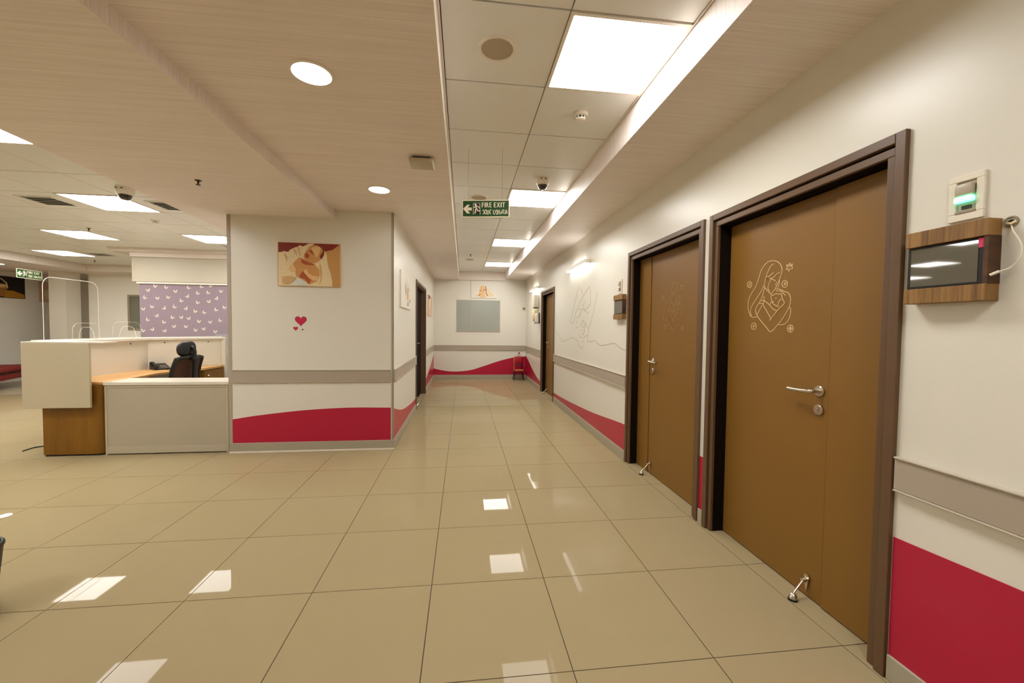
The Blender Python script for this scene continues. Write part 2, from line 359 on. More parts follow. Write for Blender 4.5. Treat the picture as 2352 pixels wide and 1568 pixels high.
BABY = [('red',[(-1.94,2.234),(-1.315,2.231),(-1.395,2.171),(-1.474,2.152),(-1.494,2.201),(-1.749,2.18),(-1.835,2.132),(-1.941,2.132)]),('cream',[(-1.941,2.132),(-1.908,2.133),(-1.889,2.144),(-1.842,2.136),(-1.827,2.157),(-1.799,2.174),(-1.78,2.183),(-1.764,2.191),(-1.749,2.192),(-1.729,2.211),(-1.694,2.198),(-1.639,2.229),(-1.592,2.232),(-1.478,2.16),(-1.454,2.12),(-1.451,2.058),(-1.435,1.976),(-1.415,1.914),(-1.4,1.844),(-1.398,1.773),(-1.942,1.777)]),('skin',[(-1.789,2.027),(-1.734,2.082),(-1.703,2.075),(-1.632,2.032),(-1.573,2.009),(-1.534,1.961),(-1.527,1.911),(-1.547,1.836),(-1.634,1.797),(-1.661,1.825),(-1.766,1.884),(-1.774,1.925),(-1.758,1.954),(-1.797,2.01)]),('fold',[(-1.53,2.043),(-1.51,1.994),(-1.499,1.912),(-1.515,1.829),(-1.535,1.795),(-1.519,1.87),(-1.53,1.969)]),('skin',[(-1.663,2.154),(-1.631,2.196),(-1.58,2.223),(-1.521,2.216),(-1.482,2.177),(-1.482,2.127),(-1.502,2.073),(-1.546,2.039),(-1.573,2.025),(-1.632,2.032),(-1.675,2.059),(-1.691,2.087),(-1.675,2.129)]),('hair',[(-1.631,2.2),(-1.576,2.225),(-1.541,2.228),(-1.501,2.205),(-1.478,2.169),(-1.48,2.119),(-1.502,2.073),(-1.518,2.077),(-1.526,2.101),(-1.498,2.143),(-1.494,2.168),(-1.521,2.2),(-1.56,2.217),(-1.6,2.212)]),('shade',[(-1.647,2.155),(-1.608,2.164),(-1.577,2.108),(-1.608,2.123),(-1.632,2.147)]),('shade',[(-1.679,2.121),(-1.651,2.134),(-1.628,2.106),(-1.644,2.073),(-1.671,2.088)]),('lip',[(-1.671,2.102),(-1.646,2.085),(-1.652,2.076),(-1.673,2.094)]),('shade',[(-1.714,2.07),(-1.687,2.055),(-1.632,2.032),(-1.577,2.017),(-1.593,2.004),(-1.672,2.006),(-1.711,2.029)]),('shade',[(-1.735,1.873),(-1.711,1.923),(-1.688,1.94),(-1.641,1.867),(-1.614,1.843),(-1.638,1.801),(-1.68,1.854)]),('lightskin',[(-1.688,1.952),(-1.652,1.957),(-1.641,1.916),(-1.594,1.893),(-1.543,1.886),(-1.543,1.836),(-1.594,1.843),(-1.641,1.875),(-1.684,1.923)]),('lightskin',[(-1.84,1.964),(-1.816,2.002),(-1.789,1.994),(-1.758,1.954),(-1.774,1.929),(-1.813,1.928)]),('lightskin',[(-1.608,2.185),(-1.553,2.203),(-1.513,2.188),(-1.521,2.151),(-1.545,2.092),(-1.569,2.091),(-1.588,2.14)]),('white',[(-1.802,1.797),(-1.778,1.835),(-1.743,1.86),(-1.688,1.837),(-1.642,1.789),(-1.79,1.781)]),('fold',[(-1.749,2.192),(-1.733,2.135),(-1.726,2.103),(-1.714,2.099),(-1.729,2.152),(-1.739,2.192)]),('fold',[(-1.788,2.166),(-1.772,2.122),(-1.749,2.094),(-1.765,2.126),(-1.778,2.166)]),('fold',[(-1.885,2.114),(-1.866,2.066),(-1.859,2.025),(-1.851,2.066),(-1.866,2.106)]),('fold',[(-1.902,1.876),(-1.829,1.883),(-1.766,1.872),(-1.79,1.83),(-1.857,1.796),(-1.901,1.803)])]
BT=[(-5.322,2.013),(-5.151,1.996),(-5.43,1.94),(-5.491,1.811),(-5.286,1.803),(-5.119,1.822),(-4.793,1.999),(-4.998,1.93),(-4.583,2.022),(-4.432,2.038),(-4.645,1.907),(-4.477,1.919),(-4.262,1.945),(-4.802,1.847),(-4.912,1.767),(-4.647,1.74),(-4.46,1.761),(-4.329,1.82),(-5.513,1.612),(-5.376,1.652),(-5.176,1.633),(-5.023,1.658),(-4.829,1.632),(-4.686,1.585),(-4.544,1.566),(-4.351,1.617),(-4.211,1.66),(-5.296,1.499),(-5.058,1.471),(-4.909,1.473),(-4.789,1.457),(-4.631,1.406),(-4.444,1.397),(-4.288,1.429),(-5.454,1.427),(-5.195,1.387),(-5.028,1.314),(-4.842,1.313),(-4.687,1.251),(-4.551,1.275),(-4.364,1.228),(-5.525,1.234),(-5.37,1.258),(-5.177,1.234)]

# ------------------------------------------------------------------ the place: main measures (metres)
WX = 1.67      # right wall face
LX = -0.768    # left corridor wall face
PY = 4.55      # face of the projecting wall block beside the desk
PXL = -2.45    # its left edge
BY = 10.70     # far end wall of the corridor
TOP = 2.95
T = 0.6
FX0, FY0 = -0.156, 1.510          # floor tile grid
CZ, CX0, CY0 = 2.826, 0.4845, 1.857   # corridor ceiling tile grid
LZ, LX0, LY0 = 2.65, -3.46, 4.555     # lobby ceiling tile grid
REAR = -2.6

# ------------------------------------------------------------------ floor
fl = MB().box(-10.3, 1.95, REAR, 12.0, -0.10, -0.003).build('floor', 'grout')
tag(fl, 'polished beige square tiled floor with thin dark joints', 'floor', kind='structure')
tile_me = MB().box(0.002, T - 0.002, 0.002, T - 0.002, -0.014, 0.0).mesh('tile', 'tile')
cand = []; rest = MB()
for c in range(-17, 4):
    for r in range(-7, 18):
        x, y = FX0 + c * T, FY0 + r * T
        mx, my = x + T / 2, y + T / 2
        if x < -10.5 or y > 11.6: continue
        if y > BY and x > -8.6: continue
        if PY + 0.3 < y and -2.3 < x and x + T < LX: continue
        seen = (y + T > 0.75 and mx > -1.06 * (y + T) and mx < 2.1 * (y + T))
        if y > PY and LX > x + T and x > -4.2: seen = False
        if seen: cand.append((math.hypot(mx, my), x, y))
        elif x + T < 1.95: rest.box(x + 0.002, x + T - 0.002, y + 0.002, y + T - 0.002, -0.014, 0.0)
cand.sort()
for i, (d, x, y) in enumerate(cand):
    if i < 300: share('tile', tile_me, fl, (x, y, 0))
    else: rest.box(x + 0.002, x + T - 0.002, y + 0.002, y + T - 0.002, -0.014, 0.0)
tag(rest.build('tile_field', 'tile', fl), kind='stuff')

# ------------------------------------------------------------------ corridor ceiling: recessed metal tiles between striated soffits
ce = MB().box(-0.25, 1.30, REAR, BY, CZ + 0.022, TOP).build('ceiling', 'cdark')
tag(ce, 'corridor ceiling of beige metal tiles recessed between pinkish soffits', 'ceiling', kind='structure')
ct_me = MB().box(0.003, T - 0.003, 0.0055, T - 0.0055, 0.0, 0.02).mesh('ceiling_tile', 'ctile')
PANEL_K = (-4, 0, 4, 8, 12)
rest = MB()
for k in range(-7, 15):
    y = CY0 + k * T
    for i in range(2):
        x = CX0 + (i - 1) * T
        if i == 1 and k in PANEL_K: continue
        if k >= -1: share('ceiling_tile', ct_me, ce, (x, y, CZ))
        else: rest.box(x + 0.0015, x + T - 0.0015, y + 0.0015, y + T - 0.0015, CZ, CZ + 0.02)
tag(rest.build('ceiling_tile_field', 'ctile', ce), kind='stuff')
# left soffit: high part, then the dropped part towards the lobby
m = MB(); m.box(-1.375, -0.128, REAR, PY, 2.60, TOP); m.box(LX - 0.05, -0.128, PY, BY, 2.60, TOP)
m.build('soffit_panel', 'soffit', ce)
m = MB()
m.prism([(-1.375, REAR, 2.51), (-1.375, PY, 2.51), (PXL + 0.1, PY, 2.51), (PXL + 0.1, 7.7, 2.51), (-2.95, 7.7, 2.51), (-2.90, 5.4, 2.51), (-2.745, 2.7, 2.51), (-2.70, REAR, 2.51)], (0, 0, 0.44))
m.build('soffit_panel', 'soffit', ce)
# right soffit with its lit upstand
m = MB()
m.prism([(1.090, REAR, CZ + 0.06), (1.108, REAR, 2.645), (WX + 0.02, REAR, 2.645), (WX + 0.02, REAR, TOP), (1.09, REAR, TOP)], (0, BY - REAR, 0))
m.build('soffit_panel', 'soffit', ce)
MB().box(-0.128, 1.10, BY - 0.05, BY, 2.60, TOP).build('end_bulkhead', 'soffit_plain', ce)
m = MB(); m.box(-0.131, -0.121, REAR, BY - 0.05, 2.597, 2.63); m.build('edge_bead', 'white_trim', ce)
m = MB(); m.box(-0.1275, -0.117, REAR, BY - 0.05, CZ - 0.012, CZ + 0.002); m.box(1.083, 1.092, REAR, BY - 0.05, CZ - 0.006, CZ + 0.004); m.build('edge_bead', 'white_trim', ce)
m = MB(); m.box(-1.379, -1.371, REAR, PY, 2.508, 2.518); m.build('edge_bead', 'white_trim', ce)

# ------------------------------------------------------------------ lobby ceiling
ce2 = MB().box(-8.30, -2.60, REAR, 10.0, LZ + 0.022, TOP).build('ceiling', 'cdark')
tag(ce2, 'lobby ceiling of large beige metal tiles behind the reception desk', 'ceiling', kind='structure')
LPAN = {(0, 0): 1, (-3, 3): 1, (-6, 6): 1, (0, 3): 1, (1, -3): 1, (-3, -3): 1, (-6, 0): 1, (-3, 6): 1, (0, -6): 1, (-6, -6): 1, (-3, 0): 1, (-6, 3): 1, (-6, -3): 1}
# key (column, row): a column i spans x from LX0+(i-1)*T to LX0+i*T
rest = MB()
for i in range(-7, 2):
    for j in range(-11, 9):
        x, y = LX0 + (i - 1) * T, LY0 + j * T
        if (i, j) in LPAN: continue
        if j >= -3: share('ceiling_tile', ct_me, ce2, (x, y, LZ))
        else: rest.box(x + 0.0015, x + T - 0.0015, y + 0.0015, y + T - 0.0015, LZ, LZ + 0.02)
rest.box(LX0 + T + 0.0015, LX0 + T + 0.2, REAR, 9.9, LZ, LZ + 0.02)
tag(rest.build('ceiling_tile_field', 'ctile', ce2), kind='stuff')
MB().box(-10.2, LX0 - 8 * T, REAR, 11.9, 2.50, TOP).build('soffit_panel', 'soffit_plain', ce2)
MB().box(LX0 - 8 * T, PXL, LY0 + 9 * T, 10.6, 2.50, TOP).build('soffit_panel', 'soffit_plain', ce2)

# ------------------------------------------------------------------ walls
D_R = [(1.365, 2.555, 'door_1'), (2.650, 3.915, 'door_2'), (7.285, 8.485, 'door_3')]   # openings in the right wall
D_TOP = 2.115
wr = MB(); e = REAR
for a, b, _ in D_R:
    wr.box(WX, WX + 0.2, e, a, 0, TOP); wr.box(WX, WX + 0.2, a, b, D_TOP, TOP); e = b
wr.box(WX, WX + 0.2, e, BY + 0.15, 0, TOP)
wr = tag(wr.build('wall_right', 'wall'), 'cream painted right corridor wall with crimson wave and doors', 'wall', kind='structure')
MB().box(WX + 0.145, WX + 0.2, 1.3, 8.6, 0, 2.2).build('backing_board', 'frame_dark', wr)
D4 = (6.68, 8.33)
wl = MB()
wl.box(PXL, LX, PY, PY + 0.15, 0, TOP)
wl.box(PXL, PXL + 0.15, PY + 0.15, 7.7, 0, TOP)
wl.box(LX - 0.15, LX, PY + 0.15, D4[0], 0, TOP); wl.box(LX - 0.15, LX, D4[0], D4[1], D_TOP, TOP); wl.box(LX - 0.15, LX, D4[1], BY + 0.15, 0, TOP)
wl = tag(wl.build('wall_left', 'wall'), 'cream wall block with crimson wave between desk and corridor', 'wall', kind='structure')
m = MB(); m.box(PXL - 0.004, PXL + 0.03, PY - 0.004, PY + 0.001, 0.10, 2.505); m.build('corner_guard', 'rail', wl)
m = MB(); m.box(LX - 0.022, LX + 0.004, PY - 0.004, PY + 0.001, 0.09, 2.598); m.box(LX - 0.001, LX + 0.004, PY - 0.004, PY + 0.03, 0.09, 2.598); m.build('corner_guard', 'rail_lip', wl)
wb = tag(MB().box(LX - 0.15, WX, BY, BY + 0.15, 0, TOP).build('wall_back', 'wall'), 'cream end wall of the corridor with crimson wave and frosted window', 'wall', kind='structure')
wlo = tag(MB().box(-10.35, -10.2, REAR, 12.05, 0, TOP).build('wall_lobby', 'wall_far'), 'beige lobby wall behind the red sofa', 'wall', kind='structure')
m = MB(); m.box(-8.6, PXL + 0.15, 10.6, 10.75, 0, TOP); m.box(-8.75, -8.6, 10.6, 12.05, 0, TOP); m.box(-10.2, -8.75, 11.9, 12.05, 0, TOP)
wf = tag(m.build('wall_far', 'wall_far'), 'beige wall at the far side of the lobby', 'wall', kind='structure')
wre = tag(MB().box(-10.35, WX + 0.2, REAR - 0.15, REAR, 0, TOP).build('wall_front', 'wall'), 'plain cream wall behind the photographer', 'wall', kind='structure')
tag(MB().box(-9.17, -8.83, 10.15, 10.5, 0, 2.5).build('wall_pillar', 'white_paint'), 'slim white square pillar at the back of the lobby', 'pillar', kind='structure')

# crimson wave panels (thin vinyl sheets standing on the skirting)
def wave_y(name, parent, x, nx, y0, y1, tab, z0=0.1):
    n = max(6, int((y1 - y0) / 0.08)); pts = [(x, y0, z0)]
    for i in range(n + 1):
        y = y0 + (y1 - y0) * i / n; pts.append((x, y, interp(tab, y)))
    pts.append((x, y1, z0))
    return MB().prism(pts, (nx * 0.003, 0, 0)).build(name, 'wave', parent)
def wave_x(name, parent, y, x0, x1, tab, z0=0.1):
    n = max(6, int((x1 - x0) / 0.06)); pts = [(x0, y, z0)]
    for i in range(n + 1):
        x = x0 + (x1 - x0) * i / n; pts.append((x, y, interp(tab, x)))
    pts.append((x1, y, z0))
    return MB().prism(pts, (0, -0.003, 0)).build(name, 'wave', parent)
def dense(tab):
    P = smooth_path([(a, b, 0) for a, b in tab], 10)
    return [(p.x, p.y) for p in P]
TR = dense([(-2.6, 0.40), (-1, 0.53), (0.6, 0.595), (1.34, 0.567), (2.66, 0.468), (3.96, 0.372), (5.3, 0.255), (7.2, 0.168), (8.6, 0.205), (9.4, 0.32), (10.2, 0.52), (10.7, 0.62)])
for a, b in ((REAR, 1.345), (2.575, 2.63), (3.935, 7.265), (8.505, BY)):
    wave_y('wave_panel', wr, WX, -1, a, b, TR)
TL = dense([(4.55, 0.455), (5.16, 0.316), (5.8, 0.24), (6.6, 0.19), (7.5, 0.2), (8.68, 0.29), (9.84, 0.47), (10.7, 0.63)])
wave_y('wave_panel', wl, LX, 1, PY + 0.03, 6.66, TL); wave_y('wave_panel', wl, LX, 1, 8.35, BY, TL)
TP = dense([(-2.43, 0.357), (-2.14, 0.40), (-1.70, 0.446), (-1.24, 0.468), (-0.79, 0.463)])
wave_x('wave_panel', wl, PY, PXL + 0.032, LX - 0.024, TP)
TB = dense([(-0.77, 0.27), (-0.5, 0.21), (-0.21, 0.185), (0.19, 0.222), (0.54, 0.327), (1.0, 0.478), (1.36, 0.562), (1.67, 0.59)])
wave_x('wave_panel', wb, BY, LX, WX, TB)

# skirting boards
def skirt(name, label, segs):
    root = thing(name, label, 'skirting', (0, 0, 0), kind='structure')
    for s in segs: MB().box(*s).build('skirting_board', 'skirting', root, bevel=0.002, seg=1)
skirt('baseboard_right', 'grey skirting along the right wall between the doors', [(WX - 0.012, WX, a, b, 0, 0.10) for a, b in ((REAR, 1.345), (2.578, 2.628), (3.94, 7.262), (8.51, BY - 0.012))])
skirt('baseboard_left', 'grey skirting around the projecting wall block and left corridor wall', [(PXL, LX + 0.012, PY - 0.012, PY, 0, 0.105), (LX, LX + 0.012, PY, 6.655, 0, 0.10), (LX, LX + 0.012, 8.355, BY - 0.012, 0, 0.10)])
skirt('baseboard_back', 'grey skirting across the end wall of the corridor', [(LX, WX, BY - 0.012, BY, 0, 0.10)])
m = MB(); m.box(PXL, LX + 0.016, PY - 0.017, PY - 0.012, 0, 0.016)
m.build('floor_bead', 'white_trim', bpy.data.objects['baseboard_left'])

# guard rails at trolley height
Z0, Z1 = 0.750, 0.885
def rails(name, label, segs, ax):
    root = thing(name, label, 'guard rail', (0, 0, 0), kind='structure')
    for (p, s, a, b) in segs:                     # face position, outward sign, start, end
        for nm, z0, z1, d, mt in (('rail_board', Z0 + 0.008, Z1 - 0.008, 0.018, 'rail'), ('rail_lip', Z1 - 0.008, Z1, 0.024, 'rail_lip'), ('rail_lip', Z0, Z0 + 0.008, 0.022, 'rail_lip')):
            lo, hi = sorted((p, p + s * d))
            bx = (lo, hi, a, b, z0, z1) if ax == 'y' else (a, b, lo, hi, z0, z1)
            MB().box(*bx).build(nm, mt, root, bevel=0.003, seg=2)
rails('trim_1', 'grey guard rail along the right wall, broken by the doors', [(WX, -1, a, b) for a, b in ((REAR, 1.342), (3.94, 7.262), (8.51, BY - 0.03))], 'y')
rails('trim_2', 'grey guard rail across the projecting wall block', [(PY, -1, PXL + 0.032, LX - 0.024)], 'x')
rails('trim_3', 'grey guard rail along the left corridor wall', [(LX, 1, PY + 0.035, 6.655), (LX, 1, 8.355, BY - 0.03)], 'y')
rails('trim_4', 'grey guard rail across the end wall of the corridor', [(BY, -1, LX + 0.025, WX - 0.025)], 'x')

# windows
w1 = thing('window_1', 'frosted blue-grey window in the end wall below the baby picture', 'window', (0.4, BY, 1.25), kind='structure')
MB().box(-0.158, 0.960, BY - 0.012, BY - 0.002, 1.262, 2.068).build('frosted_pane', 'frost', w1)
m = MB()
m.box(-0.17, 0.972, BY - 0.02, BY, 1.25, 1.262); m.box(-0.17, 0.972, BY - 0.02, BY, 2.068, 2.08); m.box(-0.17, -0.158, BY - 0.02, BY, 1.262, 2.068); m.box(0.960, 0.972, BY - 0.02, BY, 1.262, 2.068)
m.build('window_frame', 'rail_lip', w1)
MB().box(0.20, 0.216, BY - 0.016, BY - 0.011, 1.262, 2.068).build('mullion', 'rail', w1)
w2 = thing('window_2', 'dim glazed window in the lobby wall beside the lilac blind', 'window', (-7.4, 10.6, 1.2), kind='structure')
MB().box(-7.86, -6.9, 10.588, 10.598, 1.24, 2.00).build('glass_pane', 'winglass', w2)
m = MB(); m.box(-7.91, -6.85, 10.575, 10.6, 1.20, 1.24); m.box(-7.91, -6.85, 10.575, 10.6, 2.00, 2.04); m.box(-7.91, -7.86, 10.575, 10.6, 1.24, 2.0); m.box(-6.90, -6.85, 10.575, 10.6, 1.24, 2.0)
m.build('window_frame', 'p_grey', w2)

# ------------------------------------------------------------------ doors
LEAF = 1.76
def right_door(name, label, a, b, gap, main_side, handle_y, lever_dir, engr=None, stops=()):
    """a..b opening in y; gap = joint between the two leaves; main_side: 'lo' or 'hi' is the wide leaf"""
    root = thing(name, label, 'door', (WX, (a + b) / 2, 0), kind='structure')
    o = 0.015
    m = MB()          # outer band of the frame, proud of the wall
    m.box(WX - 0.018, WX + 0.01, a - o, a + 0.024, 0, D_TOP + o); m.box(WX - 0.018, WX + 0.01, b - 0.024, b + o, 0, D_TOP + o); m.box(WX - 0.018, WX + 0.01, a + 0.024, b - 0.024, D_TOP - 0.024, D_TOP + o)
    m.build('architrave', 'frame', root, bevel=0.003)
    m = MB()          # inner band and lining
    i0, i1, it = a + 0.062, b - 0.062, D_TOP - 0.066
    m.box(WX - 0.004, WX + 0.016, a + 0.032, i0, 0, it); m.box(WX - 0.004, WX + 0.016, i1, b - 0.032, 0, it); m.box(WX - 0.004, WX + 0.016, a + 0.032, b - 0.032, it, D_TOP - 0.032)
    m.build('inner_band', 'frame', root, bevel=0.003)
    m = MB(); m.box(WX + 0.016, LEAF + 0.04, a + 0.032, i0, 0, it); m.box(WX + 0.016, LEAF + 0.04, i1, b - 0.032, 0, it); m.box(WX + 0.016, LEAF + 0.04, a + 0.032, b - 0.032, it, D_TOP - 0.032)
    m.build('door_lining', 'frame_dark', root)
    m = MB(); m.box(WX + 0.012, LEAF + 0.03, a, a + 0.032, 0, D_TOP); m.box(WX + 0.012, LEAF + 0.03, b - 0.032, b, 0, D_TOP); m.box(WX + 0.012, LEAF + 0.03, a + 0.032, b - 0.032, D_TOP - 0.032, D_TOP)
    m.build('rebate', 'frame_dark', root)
    if main_side == 'hi': sm, mn = (i0, gap - 0.003), (gap, i1)
    else: sm, mn = (gap + 0.003, i1), (i0, gap)
    MB().box(LEAF - 0.006, LEAF + 0.04, sm[0] + 0.003, sm[1], 0.006, it - 0.004).build('side_leaf', 'door', root, bevel=0.002)
    lf = MB().box(LEAF, LEAF + 0.04, mn[0] + 0.002, mn[1] - 0.002, 0.006, it - 0.004).build('main_leaf', 'door', root, bevel=0.002)
    # lever handle on a round rose, lock rose below
    MB().lathe([(0.024, 0), (0.027, 0.002), (0.027, 0.008), (0.024, 0.011), (0.0, 0.0115)], (LEAF, handle_y, 1.065), (-1, 0, 0), 28).build('handle_rose', 'steel', lf, smooth=True)
    s = lever_dir
    P = [(LEAF - 0.010, handle_y, 1.065), (LEAF - 0.042, handle_y, 1.065), (LEAF - 0.052, handle_y + s * 0.012, 1.064), (LEAF - 0.054, handle_y + s * 0.05, 1.061), (LEAF - 0.052, handle_y + s * 0.10, 1.059), (LEAF - 0.047, handle_y + s * 0.145, 1.059)]
    MB().tube(smooth_path(P, 5), 0.0095, 12).build('lever', 'steel', lf, smooth=True)
    m = MB(); m.lathe([(0.024, 0), (0.026, 0.002), (0.026, 0.009), (0.023, 0.012), (0.0, 0.0125)], (LEAF, handle_y, 0.972), (-1, 0, 0), 28)
    m.build('lock_rose', 'steel', lf, smooth=True)
    m = MB(); m.box(LEAF - 0.0165, LEAF - 0.012, handle_y - 0.003, handle_y + 0.003, 0.966, 0.984); m.lathe([(0.008, 0.012), (0.008, 0.016), (0.0, 0.0161)], (LEAF, handle_y, 0.979), (-1, 0, 0), 14)
    m.build('key_slot', 'p_grey', lf)
    for (sy, leaf) in stops:                        # fold-down door holders
        m = MB()
        m.lathe([(0.016, 0), (0.016, 0.004), (0.0, 0.0042)], (LEAF - 0.006, sy, 0.105), (-1, 0, 0), 14)
        m.prism([(LEAF - 0.006, sy - 0.014, 0.11), (LEAF - 0.006, sy + 0.014, 0.11), (LEAF - 0.006, sy + 0.004, 0.04), (LEAF - 0.006, sy - 0.004, 0.04)], (-0.004, 0, 0))
        m.tube([(LEAF - 0.008, sy, 0.095), (LEAF - 0.032, sy, 0.088)], 0.011, 12)
        m.build('stop_bracket', 'chrome', lf, smooth=True)
        MB().tube([(LEAF - 0.030, sy, 0.086), (LEAF - 0.058, sy - 0.004, 0.06), (LEAF - 0.088, sy - 0.01, 0.034)], 0.005, 10).build('stop_arm', 'chrome', lf, smooth=True)
        m = MB(); m.lathe([(0.020, 0.008), (0.019, 0.018), (0.014, 0.03), (0.006, 0.036), (0.0, 0.0365)], (LEAF - 0.093, sy - 0.012, 0.0), (0.15, 0, 1), 18); m.build('stop_cup', 'steel', lf, smooth=True)
        m = MB(); m.lathe([(0.021, 0.0), (0.021, 0.009), (0.0, 0.0092)], (LEAF - 0.093, sy - 0.012, 0.0), (0, 0, 1), 18); m.build('stop_pad', 'rubber', lf)
    if engr:
        dy, mt, w = engr
        m = MB()
        for s_ in ENGR:
            P = [(LEAF - 0.0005, y + dy, z) for y, z in s_]
            m.ribbon(smooth_path(P, 3) if len(P) > 3 else P, w, (-1, 0, 0), 0.0012)
        m.build('mother_and_baby_engraving', mt, lf)
    return root
right_door('door_1', 'nearest brown double-leaf door with mother and baby line drawing', 1.365, 2.555, 1.735, 'hi', 1.785, 1, (0, 'engrave', 0.0034), [(1.815, 0)])
right_door('door_2', 'second brown double-leaf door, next to the nearest one', 2.650, 3.915, 3.612, 'lo', 3.548, -1, (1.085, 'engrave_faint', 0.004), [(3.56, 0)])
right_door('door_3', 'brown door at the far right end of the corridor under a wall light', 7.285, 8.485, 8.27, 'lo', 8.21, -1, None, [(8.2, 0)])

# door in the left corridor wall
d4 = thing('door_4', 'dark double door in the left corridor wall, seen edge on', 'door', (LX, 7.5, 0), kind='structure')
a, b = D4
m = MB(); m.box(LX - 0.01, LX + 0.016, a - 0.015, a + 0.03, 0, D_TOP + 0.015); m.box(LX - 0.01, LX + 0.016, b - 0.03, b + 0.015, 0, D_TOP + 0.015); m.box(LX - 0.01, LX + 0.016, a + 0.03, b - 0.03, D_TOP - 0.03, D_TOP + 0.015)
m.build('architrave', 'frame', d4, bevel=0.003)
m = MB(); m.box(LX - 0.14, LX - 0.01, a, a + 0.05, 0, D_TOP - 0.05); m.box(LX - 0.14, LX - 0.01, b - 0.05, b, 0, D_TOP - 0.05); m.box(LX - 0.14, LX - 0.01, a, b, D_TOP - 0.05, D_TOP)
m.build('door_lining', 'frame', d4)
mid = 7.32
for (u, v) in ((a + 0.053, mid - 0.014), (mid + 0.014, b - 0.053)):
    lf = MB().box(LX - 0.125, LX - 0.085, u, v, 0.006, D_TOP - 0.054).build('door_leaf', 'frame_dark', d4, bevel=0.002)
    if u > 7:
        m = MB(); m.lathe([(0.026, 0), (0.026, 0.01), (0, 0.0102)], (LX - 0.085, u + 0.06, 1.06), (1, 0, 0), 16); m.tube([(LX - 0.08, u + 0.06, 1.06), (LX - 0.035, u + 0.06, 1.06), (LX - 0.03, u + 0.1, 1.06), (LX - 0.032, u + 0.2, 1.058)], 0.009, 8)
        m.build('lever', 'steel', lf, smooth=True)
        m = MB(); m.lathe([(0.025, 0), (0.025, 0.012), (0, 0.0122)], (LX - 0.085, u + 0.06, 0.965), (1, 0, 0), 16); m.build('lock_rose', 'steel', lf, smooth=True)
        m = MB(); m.tube([(LX - 0.085, u + 0.1, 0.10), (LX - 0.02, u + 0.1, 0.02)], 0.006, 8); m.build('stop_arm', 'chrome', lf)
MB().box(LX - 0.13, LX - 0.08, mid - 0.012, mid + 0.012, 0.0, D_TOP - 0.05).build('meeting_strip', 'steel', d4)
# ------------------------------------------------------------------ lamps
def led_panel(x, y, z, label, group, mt='panel'):
    """0.6 m square recessed panel whose lower-left corner is (x, y)"""
    r = thing('ceiling_light_panel', label, 'ceiling light', (x + T / 2, y + T / 2, z), group)
    f = 0.02
    m = MB(); m.box(x + 0.002, x + T - 0.002, y + 0.002, y + f, z - 0.006, z + 0.02); m.box(x + 0.002, x + T - 0.002, y + T - f, y + T - 0.002, z - 0.006, z + 0.02)
    m.box(x + 0.002, x + f, y + f, y + T - f, z - 0.006, z + 0.02); m.box(x + T - f, x + T - 0.002, y + f, y + T - f, z - 0.006, z + 0.02)
    m.build('panel_frame', 'white_trim', r)
    MB().box(x + f, x + T - f, y + f, y + T - f, z - 0.001, z + 0.012).build('diffuser', mt, r)
    return r
GC, GL = 'light panels in the corridor ceiling', 'light panels in the lobby ceiling'
for k, lb in ((0, 'large square ceiling light panel nearest the camera, beside the round speaker'), (4, 'square ceiling light panel behind the fire exit sign and dome camera'), (8, 'third square light panel down the corridor ceiling'), (12, 'farthest square light panel at the end of the corridor ceiling'), (-4, 'square corridor light panel behind the photographer')):
    led_panel(CX0, CY0 + k * T, CZ, lb, GC)
LB = {(0, 0): 'lobby light panel right behind the dome camera above the reception desk', (-3, 3): 'lobby light panel in the middle of the row stepping away to the left', (-6, 6): 'farthest lobby light panel, just above the hanging exit sign',
      (0, 3): 'lobby light panel cut off by the projecting wall block', (1, -3): 'lobby light panel at the left edge of the photo below the pinkish soffit'}
for (i, j) in LPAN:
    led_panel(LX0 + (i - 1) * T, LY0 + j * T, LZ, LB.get((i, j), 'unseen lobby light panel added for fill outside the left edge of the photo'), GL, 'panel_lobby')  # panels with the fallback label are unseen, added to brighten the lobby

def downlight(x, y, z, label, r=0.105, group='round downlights in the soffits'):
    t = thing('downlight', label, 'ceiling light', (x, y, z), group)
    MB().lathe([(r, 0.0), (r, -0.004), (r - 0.004, -0.007), (r - 0.015, -0.007), (r - 0.018, 0.0)], (x, y, z), (0, 0, 1), 40).build('trim_ring', 'white_trim', t, smooth=True)
    MB().lathe([(r - 0.0175, -0.0015), (0.0, -0.0018)], (x, y, z), (0, 0, 1), 40).build('diffuser', 'down', t)
downlight(-0.747, 2.12, 2.60, 'nearest round downlight in the pinkish soffit')
downlight(-0.765, 3.805, 2.60, 'farther round downlight in the soffit near the projecting wall block')
downlight(-0.747, 0.43, 2.60, 'round downlight in the soffit above the photographer')
downlight(-0.747, -1.26, 2.60, 'round downlight in the soffit behind the photographer')
downlight(-9.05, 9.05, 2.50, 'round downlight in the lobby soffit above the red sofa')
for y, wh in ((7.36, 'next to the one above the sofa'), (5.67, 'third from the red sofa'), (3.98, 'fourth from the red sofa'), (2.29, 'farthest from the red sofa')):
    downlight(-9.05, y, 2.50, 'unseen round lobby downlight added for fill left of the photo, ' + wh)  # unseen extra downlights, put in to lift the dark lobby wall

